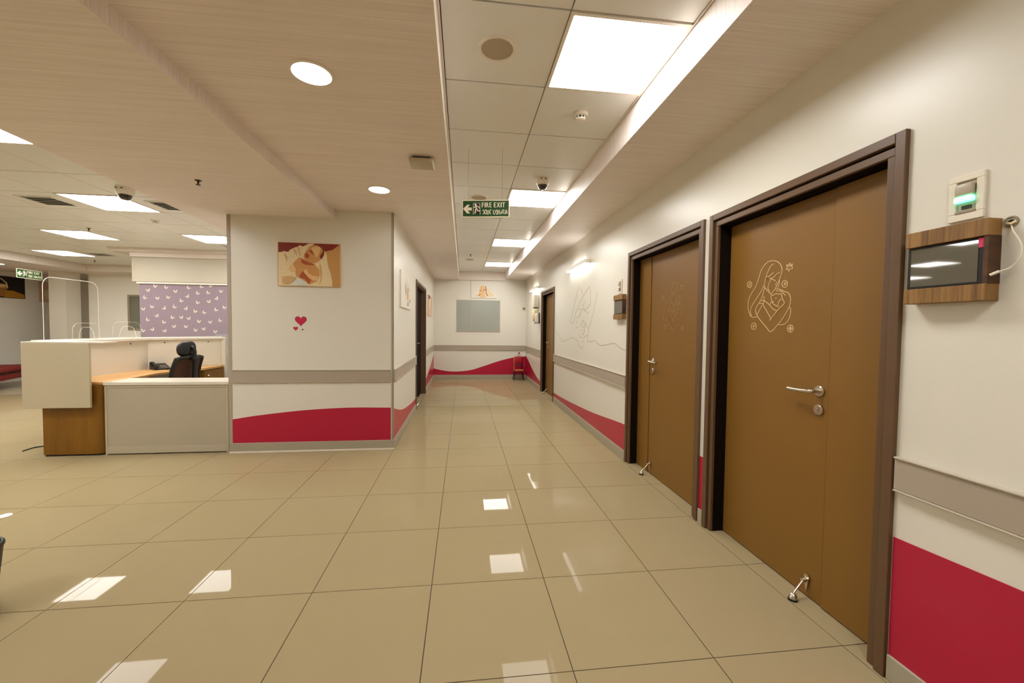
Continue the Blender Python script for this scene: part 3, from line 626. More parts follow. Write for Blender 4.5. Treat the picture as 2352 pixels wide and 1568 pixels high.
def sconce(y0, y1, label):
    t = thing('wall_light', label, 'wall light', (WX, (y0 + y1) / 2, 2.27), 'slim wall lights on the right wall')
    z0, z1 = 2.238, 2.282; x0 = WX - 0.085
    pts = [(WX, y0, z0), (x0 + 0.02, y0, z0), (x0, y0 + 0.03, z0), (x0, y1 - 0.03, z0), (x0 + 0.02, y1, z0), (WX, y1, z0)]
    MB().prism(pts, (0, 0, z1 - z0)).build('lamp_body', 'white', t, bevel=0.004)
    MB().box(x0 + 0.012, WX - 0.012, y0 + 0.03, y1 - 0.03, z0 - 0.003, z0).build('lower_diffuser', 'sconce', t)
    MB().box(x0 + 0.03, WX - 0.02, y0 + 0.2, y1 - 0.2, z1, z1 + 0.003).build('upper_diffuser', 'sconce', t)
sconce(5.20, 6.20, 'nearer slim wall light above the wall drawing')
sconce(8.72, 9.72, 'farther slim wall light beyond the far brown door')

# ------------------------------------------------------------------ fittings on the corridor ceiling
def speaker(x, y, label):
    t = thing('ceiling_speaker', label, 'speaker', (x, y, CZ), 'round ceiling speakers')
    MB().lathe([(0.100, 0), (0.100, -0.004), (0.096, -0.008), (0.084, -0.006), (0.082, 0.0)], (x, y, CZ), (0, 0, 1), 40).build('trim_ring', 'white', t, smooth=True)
    MB().lathe([(0.084, -0.004), (0.05, -0.0055), (0, -0.006)], (x, y, CZ), (0, 0, 1), 40).build('speaker_grille', 'speaker', t)
speaker(0.167, 2.157, 'round ceiling speaker beside the nearest light panel')
speaker(0.163, 4.60, 'round ceiling speaker half hidden behind the fire exit sign')
speaker(0.128, 8.80, 'far round ceiling speaker near the end of the corridor')

def smoke(x, y, z, label, s=1.0):
    t = thing('smoke_detector', label, 'smoke detector', (x, y, z), 'ceiling smoke detectors')
    MB().lathe([(0.050 * s, 0), (0.050 * s, -0.012 * s), (0.045 * s, -0.018 * s), (0.038 * s, -0.020 * s), (0.036 * s, -0.02 * s)], (x, y, z), (0, 0, 1), 28).build('base', 'white', t, smooth=True)
    m = MB()
    for k in range(8):
        a = 2 * math.pi * k / 8
        m.tube([(x + 0.031 * s * math.cos(a), y + 0.031 * s * math.sin(a), z - 0.019 * s), (x + 0.029 * s * math.cos(a), y + 0.029 * s * math.sin(a), z - 0.036 * s)], 0.004 * s, 6)
    m.build('sensor_cage', 'white', t)
    MB().lathe([(0.026 * s, -0.019 * s), (0.026 * s, -0.034 * s)], (x, y, z), (0, 0, 1), 20).build('sensor_chamber', 'black', t)
    MB().lathe([(0.034 * s, -0.035 * s), (0.034 * s, -0.041 * s), (0.024 * s, -0.047 * s), (0, -0.048 * s)], (x, y, z), (0, 0, 1), 24).build('cap', 'white', t, smooth=True)
smoke(0.785, 2.72, CZ, 'white smoke detector on the ceiling tile behind the nearest light panel')
smoke(-3.82, 5.55, LZ, 'small smoke detector on the lobby ceiling behind the vents', 0.9)

def dome(x, y, z, label, s=1.0):
    t = thing('dome_camera', label, 'security camera', (x, y, z), 'dome security cameras')
    MB().lathe([(0.062 * s, 0), (0.062 * s, -0.03 * s), (0.060 * s, -0.045 * s), (0.052 * s, -0.058 * s), (0.044 * s, -0.062 * s)], (x, y, z), (0, 0, 1), 32).build('housing', 'white', t, smooth=True)
    MB().lathe([(0.045 * s, -0.060 * s), (0.043 * s, -0.075 * s), (0.036 * s, -0.090 * s), (0.022 * s, -0.100 * s), (0, -0.103 * s)], (x, y, z), (0, 0, 1), 28).build('smoked_dome', 'dome', t, smooth=True)
    m = MB()
    for dx in (-0.022, 0.018): MB().box(x + dx * s - 0.008 * s, x + dx * s + 0.008 * s, y - 0.0635 * s, y - 0.056 * s, z - 0.022 * s, z - 0.016 * s).build('slot', 'bronze', t)
dome(0.762, 3.93, CZ, 'white dome camera in front of the second corridor light panel', 1.05)
dome(-3.20, 4.28, LZ, 'white dome camera in front of the lobby light panel', 1.15)

def sprinkler(x, y, z, label):
    t = thing('sprinkler_head', label, 'sprinkler', (x, y, z), 'small ceiling sprinkler heads')
    MB().lathe([(0.024, 0), (0.024, -0.003), (0.010, -0.006), (0.006, -0.02), (0.005, -0.034)], (x, y, z), (0, 0, 1), 16).build('body', 'bronze', t, smooth=True)
    MB().lathe([(0.017, -0.034), (0.017, -0.037), (0.0, -0.0375)], (x, y, z), (0, 0, 1), 16).build('deflector', 'bronze', t)
sprinkler(-2.111, 3.53, 2.51, 'dark sprinkler head hanging from the dropped pinkish soffit')
sprinkler(0.136, 8.2, CZ, 'dark sprinkler head far down the corridor ceiling')
sprinkler(-5.07, 6.17, LZ, 'dark sprinkler head on the lobby ceiling before the middle light panel')
sprinkler(-7.55, 9.3, LZ, 'dark sprinkler head on the lobby ceiling behind the farthest light panel')

# wireless access point under the soffit
t = thing('wireless_access_point', 'cream rounded wireless box under the pinkish soffit', 'access point', (-0.30, 3.08, 2.60))
MB().box(-0.40, -0.225, 3.0, 3.17, 2.555, 2.585).build('casing', 'cream_lam', t, bevel=0.013, seg=3, smooth=True)
MB().box(-0.375, -0.25, 3.03, 3.14, 2.585, 2.60).build('bracket', 'black', t)

# hanging exit signs
def poly_plate(m, pts, k, place, lift):
    m.k = k
    P = [place(u, v, lift) for u, v in pts]
    m._add(P, [tuple(range(len(P)))])
def text_mesh(s, size):
    c = bpy.data.curves.new('tmp_text', 'FONT'); c.body = s; c.size = size; c.resolution_u = 2
    c.offset = 0.0
    o = bpy.data.objects.new('tmp_text', c); col.objects.link(o)
    dg = bpy.context.evaluated_depsgraph_get(); dg.update()
    me = bpy.data.meshes.new_from_object(o.evaluated_get(dg))
    vs = [v.co.copy() for v in me.vertices]; fs = [tuple(p.vertices) for p in me.polygons]
    bpy.data.objects.remove(o); bpy.data.curves.remove(c); bpy.data.meshes.remove(me)
    return vs, fs
def exit_sign(label, w, h, ztop, zc, loc, rotz, wires):
    """board in its own coordinates: x to the right, front face at -y"""
    t = thing('exit_sign', label, 'exit sign', loc, 'hanging green exit signs', rotz=rotz)
    th = 0.006
    MB().box(-w / 2 + 0.006, w / 2 - 0.006, -th / 2, th / 2, zc - h / 2 + 0.006, zc + h / 2 - 0.006).build('board', 'sign_green', t)
    m = MB(); f = 0.007
    m.box(-w / 2, w / 2, -th, th, zc - h / 2, zc - h / 2 + f); m.box(-w / 2, w / 2, -th, th, zc + h / 2 - f, zc + h / 2)
    m.box(-w / 2, -w / 2 + f, -th, th, zc - h / 2 + f, zc + h / 2 - f); m.box(w / 2 - f, w / 2, -th, th, zc - h / 2 + f, zc + h / 2 - f)
    m.build('sign_frame', 'sign_white', t)
    pl = lambda u, v, l: Vector((-w / 2 + u * w, -th / 2 - l, zc - h / 2 + v * h))
    m = MB()   # arrow
    m.prism([pl(u, v, 0.0) for u, v in ((0.022, 0.5), (0.105, 0.725), (0.165, 0.73), (0.118, 0.57), (0.205, 0.57), (0.205, 0.40), (0.118, 0.40), (0.172, 0.24), (0.105, 0.235))], (0, -0.0012, 0))
    m.build('arrow_print', 'sign_white', t)
    m = MB(); m.prism([pl(u, v, 0.0) for u, v in ((0.235, 0.17), (0.385, 0.17), (0.375, 0.83), (0.235, 0.83))], (0, -0.001, 0)); m.build('doorway_print', 'sign_black', t)
    m = MB()   # running figure and doorway outline
    R = lambda P, ww: m.ribbon([pl(u, v, 0.0011) for u, v in P], ww, (0, -1, 0), 0.0008)
    s = w * 0.018
    R([(0.238, 0.17), (0.238, 0.82), (0.372, 0.82), (0.384, 0.17)], s * 0.55)
    R([(0.275, 0.78), (0.29, 0.70)], s * 2.2); R([(0.29, 0.70), (0.30, 0.52), (0.285, 0.40), (0.275, 0.22)], s * 1.5); R([(0.29, 0.66), (0.25, 0.55)], s); R([(0.30, 0.68), (0.34, 0.62), (0.37, 0.52)], s); R([(0.305, 0.52), (0.335, 0.38), (0.385, 0.37)], s * 1.3)
    m.build('running_figure_print', 'sign_white', t)
    u = 0.415
    for word, uw in (('F', 0.050), ('I', 0.020), ('R', 0.058), ('E', 0.050), (' ', 0.022), ('E', 0.050), ('X', 0.072), ('I', 0.020), ('T', 0.062)):
        if word != ' ':
            m = MB(); vs, fs = text_mesh(word, 0.1)
            x0, x1 = min(v.x for v in vs), max(v.x for v in vs); y0, y1 = min(v.y for v in vs), max(v.y for v in vs)
            for cu in (0.0, 0.006):          # doubled for a bolder stroke
                m._add([pl(u + cu + (uw - 0.006) * (v.x - x0) / (x1 - x0), 0.575 + 0.28 * (v.y - y0) / (y1 - y0), 0.001 + cu * 0.02) for v in vs], fs)
            tag(m.build('letter', 'sign_white', t))
        u += uw + 0.011
    m = MB()   # second line in a rounded regional script
    glyphs = [(0.43, [(0.0, 0.75), (0.35, 0.95), (0.6, 0.6), (0.45, 0.15), (0.1, 0.05)]), (0.475, [(0.0, 0.2), (0.2, 0.9), (0.55, 0.95), (0.7, 0.5), (0.4, 0.05), (0.1, 0.3)]), (0.525, [(0.0, 0.9), (0.3, 0.5), (0.05, 0.1), (0.5, 0.05), (0.75, 0.45), (0.5, 0.95)]), (0.585, [(0.6, 0.95), (0.1, 0.9), (0.05, 0.3), (0.4, 0.05)]),
              (0.66, [(0.0, 0.9), (0.05, 0.2), (0.45, 0.05), (0.7, 0.5), (0.5, 0.95)]), (0.715, [(0.0, 0.6), (0.3, 0.95), (0.45, 0.4), (0.2, 0.05), (0.7, 0.1), (0.8, 0.9)]), (0.785, [(0.1, 0.95), (0.0, 0.3), (0.4, 0.05), (0.7, 0.35), (0.35, 0.6)]), (0.845, [(0.0, 0.1), (0.1, 0.85), (0.5, 0.9), (0.45, 0.3), (0.85, 0.1)]), (0.91, [(0.0, 0.95), (0.1, 0.1), (0.45, 0.5), (0.5, 0.95), (0.75, 0.1)])]
    for gu, P in glyphs:
        Q = smooth_path([pl(gu + 0.062 * a, 0.175 + 0.27 * b, 0.001) for a, b in P], 4)
        m.ribbon(Q, w * 0.012, (0, -1, 0), 0.0008)
    tag(m.build('second_line_lettering', 'sign_white', t), kind='stuff')
    for wxp in wires:
        MB().tube([(wxp, 0, zc + h / 2 - 0.002), (wxp, 0, ztop)], 0.0013, 6).build('wire', 'p_grey', t)
    return t
exit_sign('green fire exit sign hanging in the corridor below the tiles', 0.392, 0.142, 0.0, -0.487, (0.177, 3.35, CZ), math.radians(-10), (-0.145, 0.135))
exit_sign('green exit sign hanging in the lobby near the dark mother and child picture', 0.525, 0.166, 0.0, -0.387, (-8.135, 8.66, LZ), math.radians(97.7), (-0.18, 0.16))

# ceiling vents in the lobby
def vent(i, j, label):
    x, y = LX0 + (i - 1) * T + 0.13, LY0 + j * T + 0.13; s = T - 0.26
    t = thing('ceiling_vent', label, 'vent', (x + s / 2, y + s / 2, LZ), 'square air vents in the lobby ceiling')
    m = MB(); m.box(x, x + s, y, y + 0.02, LZ - 0.01, LZ); m.box(x, x + s, y + s - 0.02, y + s, LZ - 0.01, LZ); m.box(x, x + 0.02, y + 0.02, y + s - 0.02, LZ - 0.01, LZ); m.box(x + s - 0.02, x + s, y + 0.02, y + s - 0.02, LZ - 0.01, LZ)
    m.build('vent_frame', 'ctile', t)
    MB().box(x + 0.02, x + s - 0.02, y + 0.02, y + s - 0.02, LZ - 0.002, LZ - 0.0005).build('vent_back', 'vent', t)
    for k in range(5):
        yy = y + 0.045 + k * (s - 0.09) / 4
        MB().prism([(x + 0.02, yy, LZ - 0.010), (x + 0.02, yy + 0.028, LZ - 0.003), (x + 0.02, yy + 0.030, LZ - 0.005), (x + 0.02, yy + 0.002, LZ - 0.012)], (s - 0.04, 0, 0)).build('vent_slat', 'ctile', t)
vent(-1, 0, 'lobby ceiling vent left of the nearest lobby light panel')
vent(1, 0, 'lobby ceiling vent right of the dome camera by the soffit')
vent(-3, 5, 'lobby ceiling vent near the white header of the lilac blind')
vent(0, 4, 'lobby ceiling vent behind the light panel cut by the wall block')
vent(-5, 6, 'farthest lobby ceiling vent, right of the farthest light panel')
# ------------------------------------------------------------------ pictures and decals
def canvas_front(label, x0, x1, z0, z1, y, prints, bg, th=0.02, tilt=0.0):
    """canvas hanging on a wall that faces -y; prints are (material, [(x, z)...])"""
    t = thing('wall_picture', label, 'picture', ((x0 + x1) / 2, y, z0), 'baby pictures on the walls')
    MB().box(x0, x1, y - th, y, z0, z1).build('canvas', bg, t, bevel=0.0015, seg=1)
    names = []; m = MB()
    for n, (c, P) in enumerate(prints):
        if c not in names: names.append(c)
        m.k = names.index(c)
        P = [(min(max(x, x0 + 0.002), x1 - 0.002), min(max(z, z0 + 0.002), z1 - 0.002)) for x, z in P]
        yy = y - th - 0.0004 * (n + 1)
        m._add([(x, yy, z) for x, z in P], [tuple(range(len(P)))])
    if prints: m.build('print', names, t)
    return t
def canvas_side(label, y0, y1, z0, z1, x, nx, prints, bg, th=0.02):
    t = thing('wall_picture', label, 'picture', (x, (y0 + y1) / 2, z0), 'baby pictures on the walls')
    MB().box(min(x, x + nx * th), max(x, x + nx * th), y0, y1, z0, z1).build('canvas', bg, t, bevel=0.0015, seg=1)
    names = []; m = MB()
    for n, (c, P) in enumerate(prints):
        if c not in names: names.append(c)
        m.k = names.index(c)
        xx = x + nx * (th + 0.0004 * (n + 1))
        m._add([(xx, y0 + (y1 - y0) * u, z0 + (z1 - z0) * v) for u, v in P], [tuple(range(len(P)))])
    if prints: m.build('print', names, t)
    return t
def el(cx, cy, a, b, n=14, ph=0.0):
    c, s = math.cos(ph), math.sin(ph)
    return [(cx + a * math.cos(2 * math.pi * k / n) * c - b * math.sin(2 * math.pi * k / n) * s, cy + a * math.cos(2 * math.pi * k / n) * s + b * math.sin(2 * math.pi * k / n) * c) for k in range(n)]
canvas_front('printed picture of a newborn in a white towel on the projecting wall block', -1.948, -1.320, 1.778, 2.236, PY, [('p_' + c, P) for c, P in BABY], 'p_bg')
# end wall: pale picture of a baby under a towel
U = lambda P, x0, x1, z0, z1: [(x0 + (x1 - x0) * u, z0 + (z1 - z0) * v) for u, v in P]
bx = (0.19, 0.86, 2.135, 2.585)
canvas_front('pale picture of a baby under a white towel above the frosted window', *bx, BY,
    [('p_cream', U([(0.55, 0.72), (0.62, 0.60), (0.93, 0.15), (0.76, 0.10), (0.68, 0.12)], *bx)), ('p_lightskin', U(el(0.45, 0.55, 0.10, 0.17), *bx)), ('p_lightskin', U(el(0.44, 0.26, 0.13, 0.22), *bx)), ('p_lightskin', U(el(0.28, 0.14, 0.10, 0.03), *bx)), ('p_shade', U([(0.56, 0.74), (0.60, 0.66), (0.62, 0.30), (0.70, 0.08), (0.63, 0.14), (0.59, 0.32), (0.57, 0.6)], *bx)), ('p_shade', U([(0.28, 0.12), (0.34, 0.22), (0.40, 0.24), (0.33, 0.14)], *bx)), ('p_shade', U([(0.48, 0.40), (0.58, 0.48), (0.57, 0.52), (0.47, 0.43)], *bx)), ('p_shade', U(el(0.37, 0.43, 0.035, 0.03), *bx)), ('p_fold', U([(0.30, 0.04), (0.58, 0.05), (0.60, 0.12), (0.48, 0.08)], *bx))], 'p_canvas', th=0.025)
canvas_side('pale line-drawn canvas on the left corridor wall before the dark door', 5.0, 5.92, 1.60, 2.05, LX, 1,
    [('p_grey', [(0.45, 0.88), (0.47, 0.88), (0.82, 0.55), (0.80, 0.52)]), ('p_grey', el(0.42, 0.55, 0.04, 0.18)), ('p_grey', [(0.55, 0.08), (0.72, 0.10), (0.66, 0.26)]), ('p_grey', el(0.85, 0.26, 0.05, 0.07)), ('p_fold', el(0.62, 0.45, 0.10, 0.2))], 'p_canvas')
canvas_side('small canvas with a baby on the left corridor wall beyond the dark door', 8.85, 9.70, 1.60, 2.06, LX, 1,
    [('p_dark', [(0.02, 0.82), (0.4, 0.82), (0.4, 0.98), (0.02, 0.98)]), ('p_cream', [(0.15, 0.35), (0.5, 0.45), (0.85, 0.9), (0.5, 0.85), (0.2, 0.75)]), ('p_shade', [(0.85, 0.92), (0.97, 0.8), (0.8, 0.4), (0.84, 0.7)])], 'p_rose')
# lobby pictures
canvas_side('dark picture of a mother holding a child on the lobby wall', 9.75, 10.73, 1.905, 2.385, -10.2, 1,
    [('p_brown', [(0.0, 0.1), (0.55, 0.05), (0.62, 0.45), (0.45, 0.62), (0.2, 0.7), (0.0, 0.55)]), ('p_gold', [(0.55, 0.02), (0.98, 0.02), (0.98, 0.2), (0.75, 0.35), (0.6, 0.35)]), ('p_lightskin', el(0.33, 0.62, 0.14, 0.19)), ('p_brown', el(0.22, 0.76, 0.14, 0.16)), ('p_lightskin', el(0.5, 0.55, 0.12, 0.09)), ('p_dark', [(0.28, 0.1), (0.34, 0.1), (0.36, 0.35), (0.30, 0.35)]), ('p_cream', [(0.42, 0.86), (0.5, 0.9), (0.62, 0.7), (0.64, 0.45), (0.61, 0.45), (0.59, 0.68), (0.5, 0.85)]), ('p_gold', el(0.1, 0.93, 0.05, 0.03))], 'p_dark')
canvas_side('rosy baby picture seen through the acrylic screen beside the white pillar', 11.05, 11.75, 1.86, 2.36, -10.2, 1,
    [('p_cream', el(0.4, 0.4, 0.25, 0.3)), ('p_brown', el(0.6, 0.7, 0.1, 0.12)), ('p_shade', el(0.75, 0.15, 0.06, 0.1))], 'p_rose')

def heart(cx, cz, s, label, mt):
    P = []
    for k in range(28):
        a = 2 * math.pi * k / 28
        x = 16 * math.sin(a) ** 3; z = 13 * math.cos(a) - 5 * math.cos(2 * a) - 2 * math.cos(3 * a) - math.cos(4 * a)
        P.append((cx + s * x / 32.0, PY, cz + s * (z + 2) / 32.0))
    t = thing('heart_decal', label, 'wall sticker', (cx, PY, cz), 'heart stickers under the newborn picture')
    MB().prism(P, (0, -0.0025, 0)).build('heart', mt, t)
    Q = [(cx + (p[0] - cx) * 1.08, PY, cz + (p[2] - cz) * 1.08) for p in P]
    MB().prism(Q, (0, -0.0012, 0)).build('outline', 'heart_edge', t)
heart(-1.729, 1.405, 0.112, 'largest crimson heart sticker under the newborn picture', 'heart')
heart(-1.782, 1.325, 0.046, 'small crimson heart sticker at the lower left of the large heart', 'heart')
heart(-1.712, 1.315, 0.018, 'tiny dark heart sticker below the large heart', 'heart_edge')

# line drawing on the right wall
m = MB()
for s_ in WLINE:
    P = [(WX - 0.0005, min(max(y, 3.945), 7.25), z) for y, z in s_]
    m.ribbon(smooth_path(P, 4) if len(P) > 2 else P, 0.006, (-1, 0, 0), 0.001)
one(m, 'wall_line_drawing', 'linework', 'thin continuous line drawing of hand and baby foot on right wall', 'wall drawing')

# ------------------------------------------------------------------ panels beside the doors
def tablet_unit(y0, y1, depth, label_b, label_t, wall=WX):
    """two walnut bars holding a wall tablet; y0 < y1 along the wall"""
    zt = ((1.668, 1.722), (1.465, 1.518))
    x1, x0 = wall, wall - depth
    b = thing('tablet_bracket', label_b, 'bracket', (wall, (y0 + y1) / 2, 1.46), 'walnut tablet brackets by the doors')
    for z0, z1 in zt: MB().box(x0, x1, y0, y1, z0, z1).build('walnut_bar', 'plank', b, bevel=0.0015, seg=1)
    MB().box(wall - 0.012, wall, y0 + 0.004, y1 - 0.004, 1.518, 1.668).build('back_plate', 'plank_end', b)
    MB().box(x0 + 0.004, x1, y0, y0 + 0.012, 1.518, 1.668).build('side_cheek', 'plank_end', b)
    t = thing('wall_tablet', label_t, 'tablet', (wall - 0.03, (y0 + y1) / 2, 1.52), 'tablets beside the doors')
    MB().box(x0 + 0.010, x0 + 0.026, y0 + 0.012, y1 - 0.001, 1.5182, 1.6678).build('casing', 'black', t, bevel=0.003)
    MB().box(x0 + 0.0085, x0 + 0.0102, y0 + 0.028, y1 - 0.014, 1.527, 1.659).build('screen', 'screen', t)
    return t
tt = tablet_unit(1.073, 1.308, 0.052, 'walnut bracket beside the nearest brown door', 'dark wall tablet held by the walnut bars beside the nearest door')
MB().box(WX - 0.052 + 0.0078, WX - 0.052 + 0.009, 1.088, 1.100, 1.634, 1.664).build('pink_sticker', 'pink', tt)
tablet_unit(3.985, 4.235, 0.045, 'walnut bracket beside the second brown door', 'wall tablet held by the walnut bars beside the second door')

def call_lamp(y0, y1, label, lit):
    t = thing('call_lamp', label, 'indicator lamp', (WX, (y0 + y1) / 2, 1.74), 'call lamps above the tablets')
    f = 0.021
    m = MB(); m.box(WX - 0.010, WX, y0, y1, 1.738, 1.738 + f + 0.004); m.box(WX - 0.010, WX, y0, y1, 1.890 - f, 1.890); m.box(WX - 0.010, WX, y0, y0 + f, 1.763, 1.869); m.box(WX - 0.010, WX, y1 - f, y1, 1.763, 1.869)
    m.build('face_plate', 'white', t, bevel=0.0015, seg=1)
    MB().box(WX - 0.004, WX, y0 + f, y1 - f, 1.763, 1.869).build('recess_plate', 'grey_lam', t)
    ym = (y0 + y1) / 2
    MB().box(WX - 0.022, WX - 0.004, y0 + f + 0.004, y1 - f - 0.002, 1.820, 1.858).build('lamp_cover', 'grey_lam', t, bevel=0.005, smooth=True)
    MB().box(WX - 0.024, WX - 0.004, y0 + f + 0.002, y1 - f - 0.001, 1.797, 1.818).build('lit_lens', 'green_lens' if lit else 'white', t, bevel=0.006, smooth=True)
    MB().box(WX - 0.0055, WX - 0.004, ym - 0.014, ym + 0.014, 1.776, 1.788).build('label_window', 'vent', t)
    MB().box(WX - 0.012, WX - 0.004, y0 + f, y1 - f, 1.763, 1.770).build('lower_sill', 'p_grey', t)
call_lamp(1.116, 1.212, 'white call lamp with green light above the nearest tablet', True)
call_lamp(4.10, 4.20, 'white call lamp above the tablet of the second door', False)

# hole in the wall with a loose white cable
h = thing('cable_outlet', 'rough cable hole in the wall right of the walnut bracket', 'wall outlet', (WX, 1.055, 1.705))
MB().lathe([(0.0185, 0.0), (0.018, 0.003), (0.0145, 0.0035), (0.013, 0.001), (0.0, 0.0012)], (WX, 1.053, 1.705), (-1, 0, 0), 20).build('rim', 'p_grey', h, smooth=True)
MB().lathe([(0.013, 0.0), (0.0, 0.0016)], (WX - 0.0004, 1.053, 1.705), (-1, 0, 0), 18).build('dark_hole', 'rubber', h)
m = MB(); m.tube([(WX - 0.002, 1.061, 1.701), (WX - 0.008, 1.049, 1.698), (WX - 0.003, 1.039, 1.704)], 0.004, 8); m.build('frayed_sleeve', 'p_cream', h)
P = smooth_path([(WX - 0.004, 1.050, 1.692), (WX - 0.02, 1.035, 1.672), (WX - 0.025, 1.013, 1.629), (WX - 0.025, 1.013, 1.59), (WX - 0.025, 1.034, 1.562), (WX - 0.035, 1.052, 1.553)], 8)
cbl = thing('charging_cable', 'white charging cable looping from the wall hole to the tablet', 'cable', (WX - 0.03, 1.03, 1.55))
MB().tube(P, 0.0022, 8).build('cord', 'white', cbl, smooth=True)
MB().tube([P[-1], (WX - 0.042, 1.070, 1.543)], 0.0045, 10).build('plug', 'white', cbl, smooth=True)

# ------------------------------------------------------------------ far end of the corridor
t = thing('paper_dispenser', 'white wall dispenser beside the far brown door', 'dispenser', (WX, 8.95, 1.8), None)
MB().box(WX - 0.11, WX, 8.80, 9.08, 1.82, 2.10).build('cabinet', 'white', t, bevel=0.015, smooth=True)
MB().box(WX - 0.10, WX - 0.02, 8.86, 9.02, 1.80, 1.82).build('outlet', 'vent', t)
t = thing('sanitizer_bottle', 'clear sanitizer bottle in a wall bracket beside the far brown door', 'bottle', (WX, 8.75, 1.47))
MB().lathe([(0.04, 0), (0.043, 0.02), (0.043, 0.17), (0.03, 0.20), (0.014, 0.215), (0.014, 0.24)], (WX - 0.06, 8.75, 1.48), (0, 0, 1), 20).build('bottle', 'p_canvas', t, smooth=True)
m = MB(); m.tube([(WX - 0.06, 8.75, 1.72), (WX - 0.06, 8.75, 1.75), (WX - 0.10, 8.75, 1.755)], 0.008, 8); m.build('pump', 'white', t)
m = MB(); m.box(WX - 0.11, WX, 8.70, 8.80, 1.465, 1.478); m.box(WX - 0.012, WX, 8.70, 8.80, 1.478, 1.70); m.build('bracket', 'bronze', t)
t = thing('hanging_bag', 'pale cloth bag hanging on the wall near the far brown door', 'bag', (WX, 9.28, 1.5))
MB().prism([(WX - 0.004, 9.20, 1.80), (WX - 0.004, 9.14, 1.62), (WX - 0.004, 9.16, 1.55), (WX - 0.004, 9.30, 1.52), (WX - 0.004, 9.43, 1.57), (WX - 0.004, 9.42, 1.66), (WX - 0.004, 9.34, 1.80)], (-0.06, 0, 0)).build('bag_body', 'p_cream', t, bevel=0.02, smooth=True)
m = MB(); m.tube([(WX - 0.03, 9.22, 1.79), (WX - 0.02, 9.27, 2.04), (WX - 0.03, 9.32, 1.79)], 0.006, 6); m.build('strap', 'p_fold', t)
t = thing('call_point', 'small call point with dark button on the end wall corner', 'switch', (1.605, BY, 1.84))
MB().box(1.575, 1.635, BY - 0.03, BY, 1.85, 1.91).build('box', 'p_fold', t, bevel=0.004)
MB().box(1.610, 1.630, BY - 0.034, BY - 0.029, 1.855, 1.895).build('button', 'black', t)

# child's chair in the corner
ch = thing('child_chair', 'small red chair with splayed dark legs in the far corner', 'chair', (1.44, 10.35, 0))
for (dx, dy) in ((-1, -1), (1, -1), (-1, 1), (1, 1)):
    MB().tube([(1.44 + dx * 0.10, 10.35 + dy * 0.09, 0.20), (1.44 + dx * 0.135, 10.35 + dy * 0.13, 0.0)], 0.013, 8, r2=0.009).build('leg', 'black', ch, smooth=True)
MB().box(1.325, 1.555, 10.22, 10.48, 0.20, 0.255).build('seat', 'red', ch, bevel=0.012, smooth=True)
MB().box(1.34, 1.54, 10.455, 10.485, 0.44, 0.60).build('back_panel', 'redplastic', ch, bevel=0.008, smooth=True)
for x in (1.335, 1.545): MB().tube([(x, 10.47, 0.22), (x, 10.475, 0.60)], 0.012, 8).build('back_post', 'orangewood' if x < 1.4 else 'black', ch)
MB().box(1.335, 1.545, 10.225, 10.25, 0.255, 0.285).build('front_rail', 'orangewood', ch, bevel=0.005)
m = MB(); m.tube([(1.335, 10.24, 0.40), (1.335, 10.46, 0.41)], 0.012, 8); m.tube([(1.545, 10.24, 0.40), (1.545, 10.46, 0.41)], 0.012, 8); m.tube([(1.335, 10.24, 0.40), (1.545, 10.24, 0.40)], 0.012, 8); m.build('safety_bar', 'black', ch)
# toy on the chair
t = thing('soft_toy', 'small limp toy lying on top of the red chair back', 'toy', (1.45, 10.47, 0.60))
MB().lathe([(0.0, 0), (0.03, 0.01), (0.038, 0.04), (0.028, 0.07), (0.0, 0.08)], (1.45, 10.47, 0.60), (0.2, -0.1, 1), 14).build('body', 'p_rose', t, smooth=True)
MB().lathe([(0.0, 0), (0.022, 0.008), (0.026, 0.024), (0.0, 0.046)], (1.462, 10.465, 0.675), (0, 0, 1), 14).build('head', 'p_dark', t, smooth=True)
for s_ in (-1, 1): MB().tube([(1.452 + 0.02 * s_, 10.465, 0.66), (1.455 + 0.075 * s_, 10.455, 0.612)], 0.008, 8).build('arm', 'p_rose', t, smooth=True)
# ------------------------------------------------------------------ reception desk
rc = thing('reception_counter', 'cream-fronted reception counter with raised white ledge', 'counter', (-4.2, 5.2, 0))
IN = [(-4.18, 4.62), (-4.18, 5.90), (-3.94, 6.16), (-3.57, 6.54)]
def offset(path, d):
    out = []
    for i, (x, y) in enumerate(path):
        ns = []
        for a, b in ((i - 1, i), (i, i + 1)):
            if a < 0 or b >= len(path): continue
            dx, dy = path[b][0] - path[a][0], path[b][1] - path[a][1]; L = math.hypot(dx, dy)
            ns.append((-dy / L, dx / L))
        nx, ny = sum(n[0] for n in ns) / len(ns), sum(n[1] for n in ns) / len(ns); q = nx * nx + ny * ny
        out.append((x + d * nx / q, y + d * ny / q))
    return out
O1 = offset(IN, 0.05); O2 = offset(IN, 0.38); O3 = offset(IN, 0.43); I2 = offset(IN, -0.03)
O2[0] = (O2[0][0], 4.95); O3[0] = (O3[0][0], 4.90)
for i in range(3):
    MB().prism([(*IN[i], 0.0), (*IN[i + 1], 0.0), (*O1[i + 1], 0.0), (*O1[i], 0.0)], (0, 0, 1.140)).build('inner_panel', 'white_paint', rc)
for i in range(3):
    P0, P1 = O2[i], O2[i + 1]; Q = offset([P0, P1], -0.04)
    MB().prism([(*P0, 0.0), (*P1, 0.0), (*Q[1], 0.0), (*Q[0], 0.0)], (0, 0, 1.140)).build('outer_panel', 'white_paint', rc)
led = [(*p, 1.141) for p in I2] + [(*p, 1.141) for p in reversed(O3)]
MB().prism(led, (0, 0, 0.030)).build('raised_ledge', 'white_paint', rc, bevel=0.003)
MB().box(-4.325, -3.725, 4.50, 4.525, 0.508, 1.158).build('end_panel', 'cream_lam', rc, bevel=0.003)
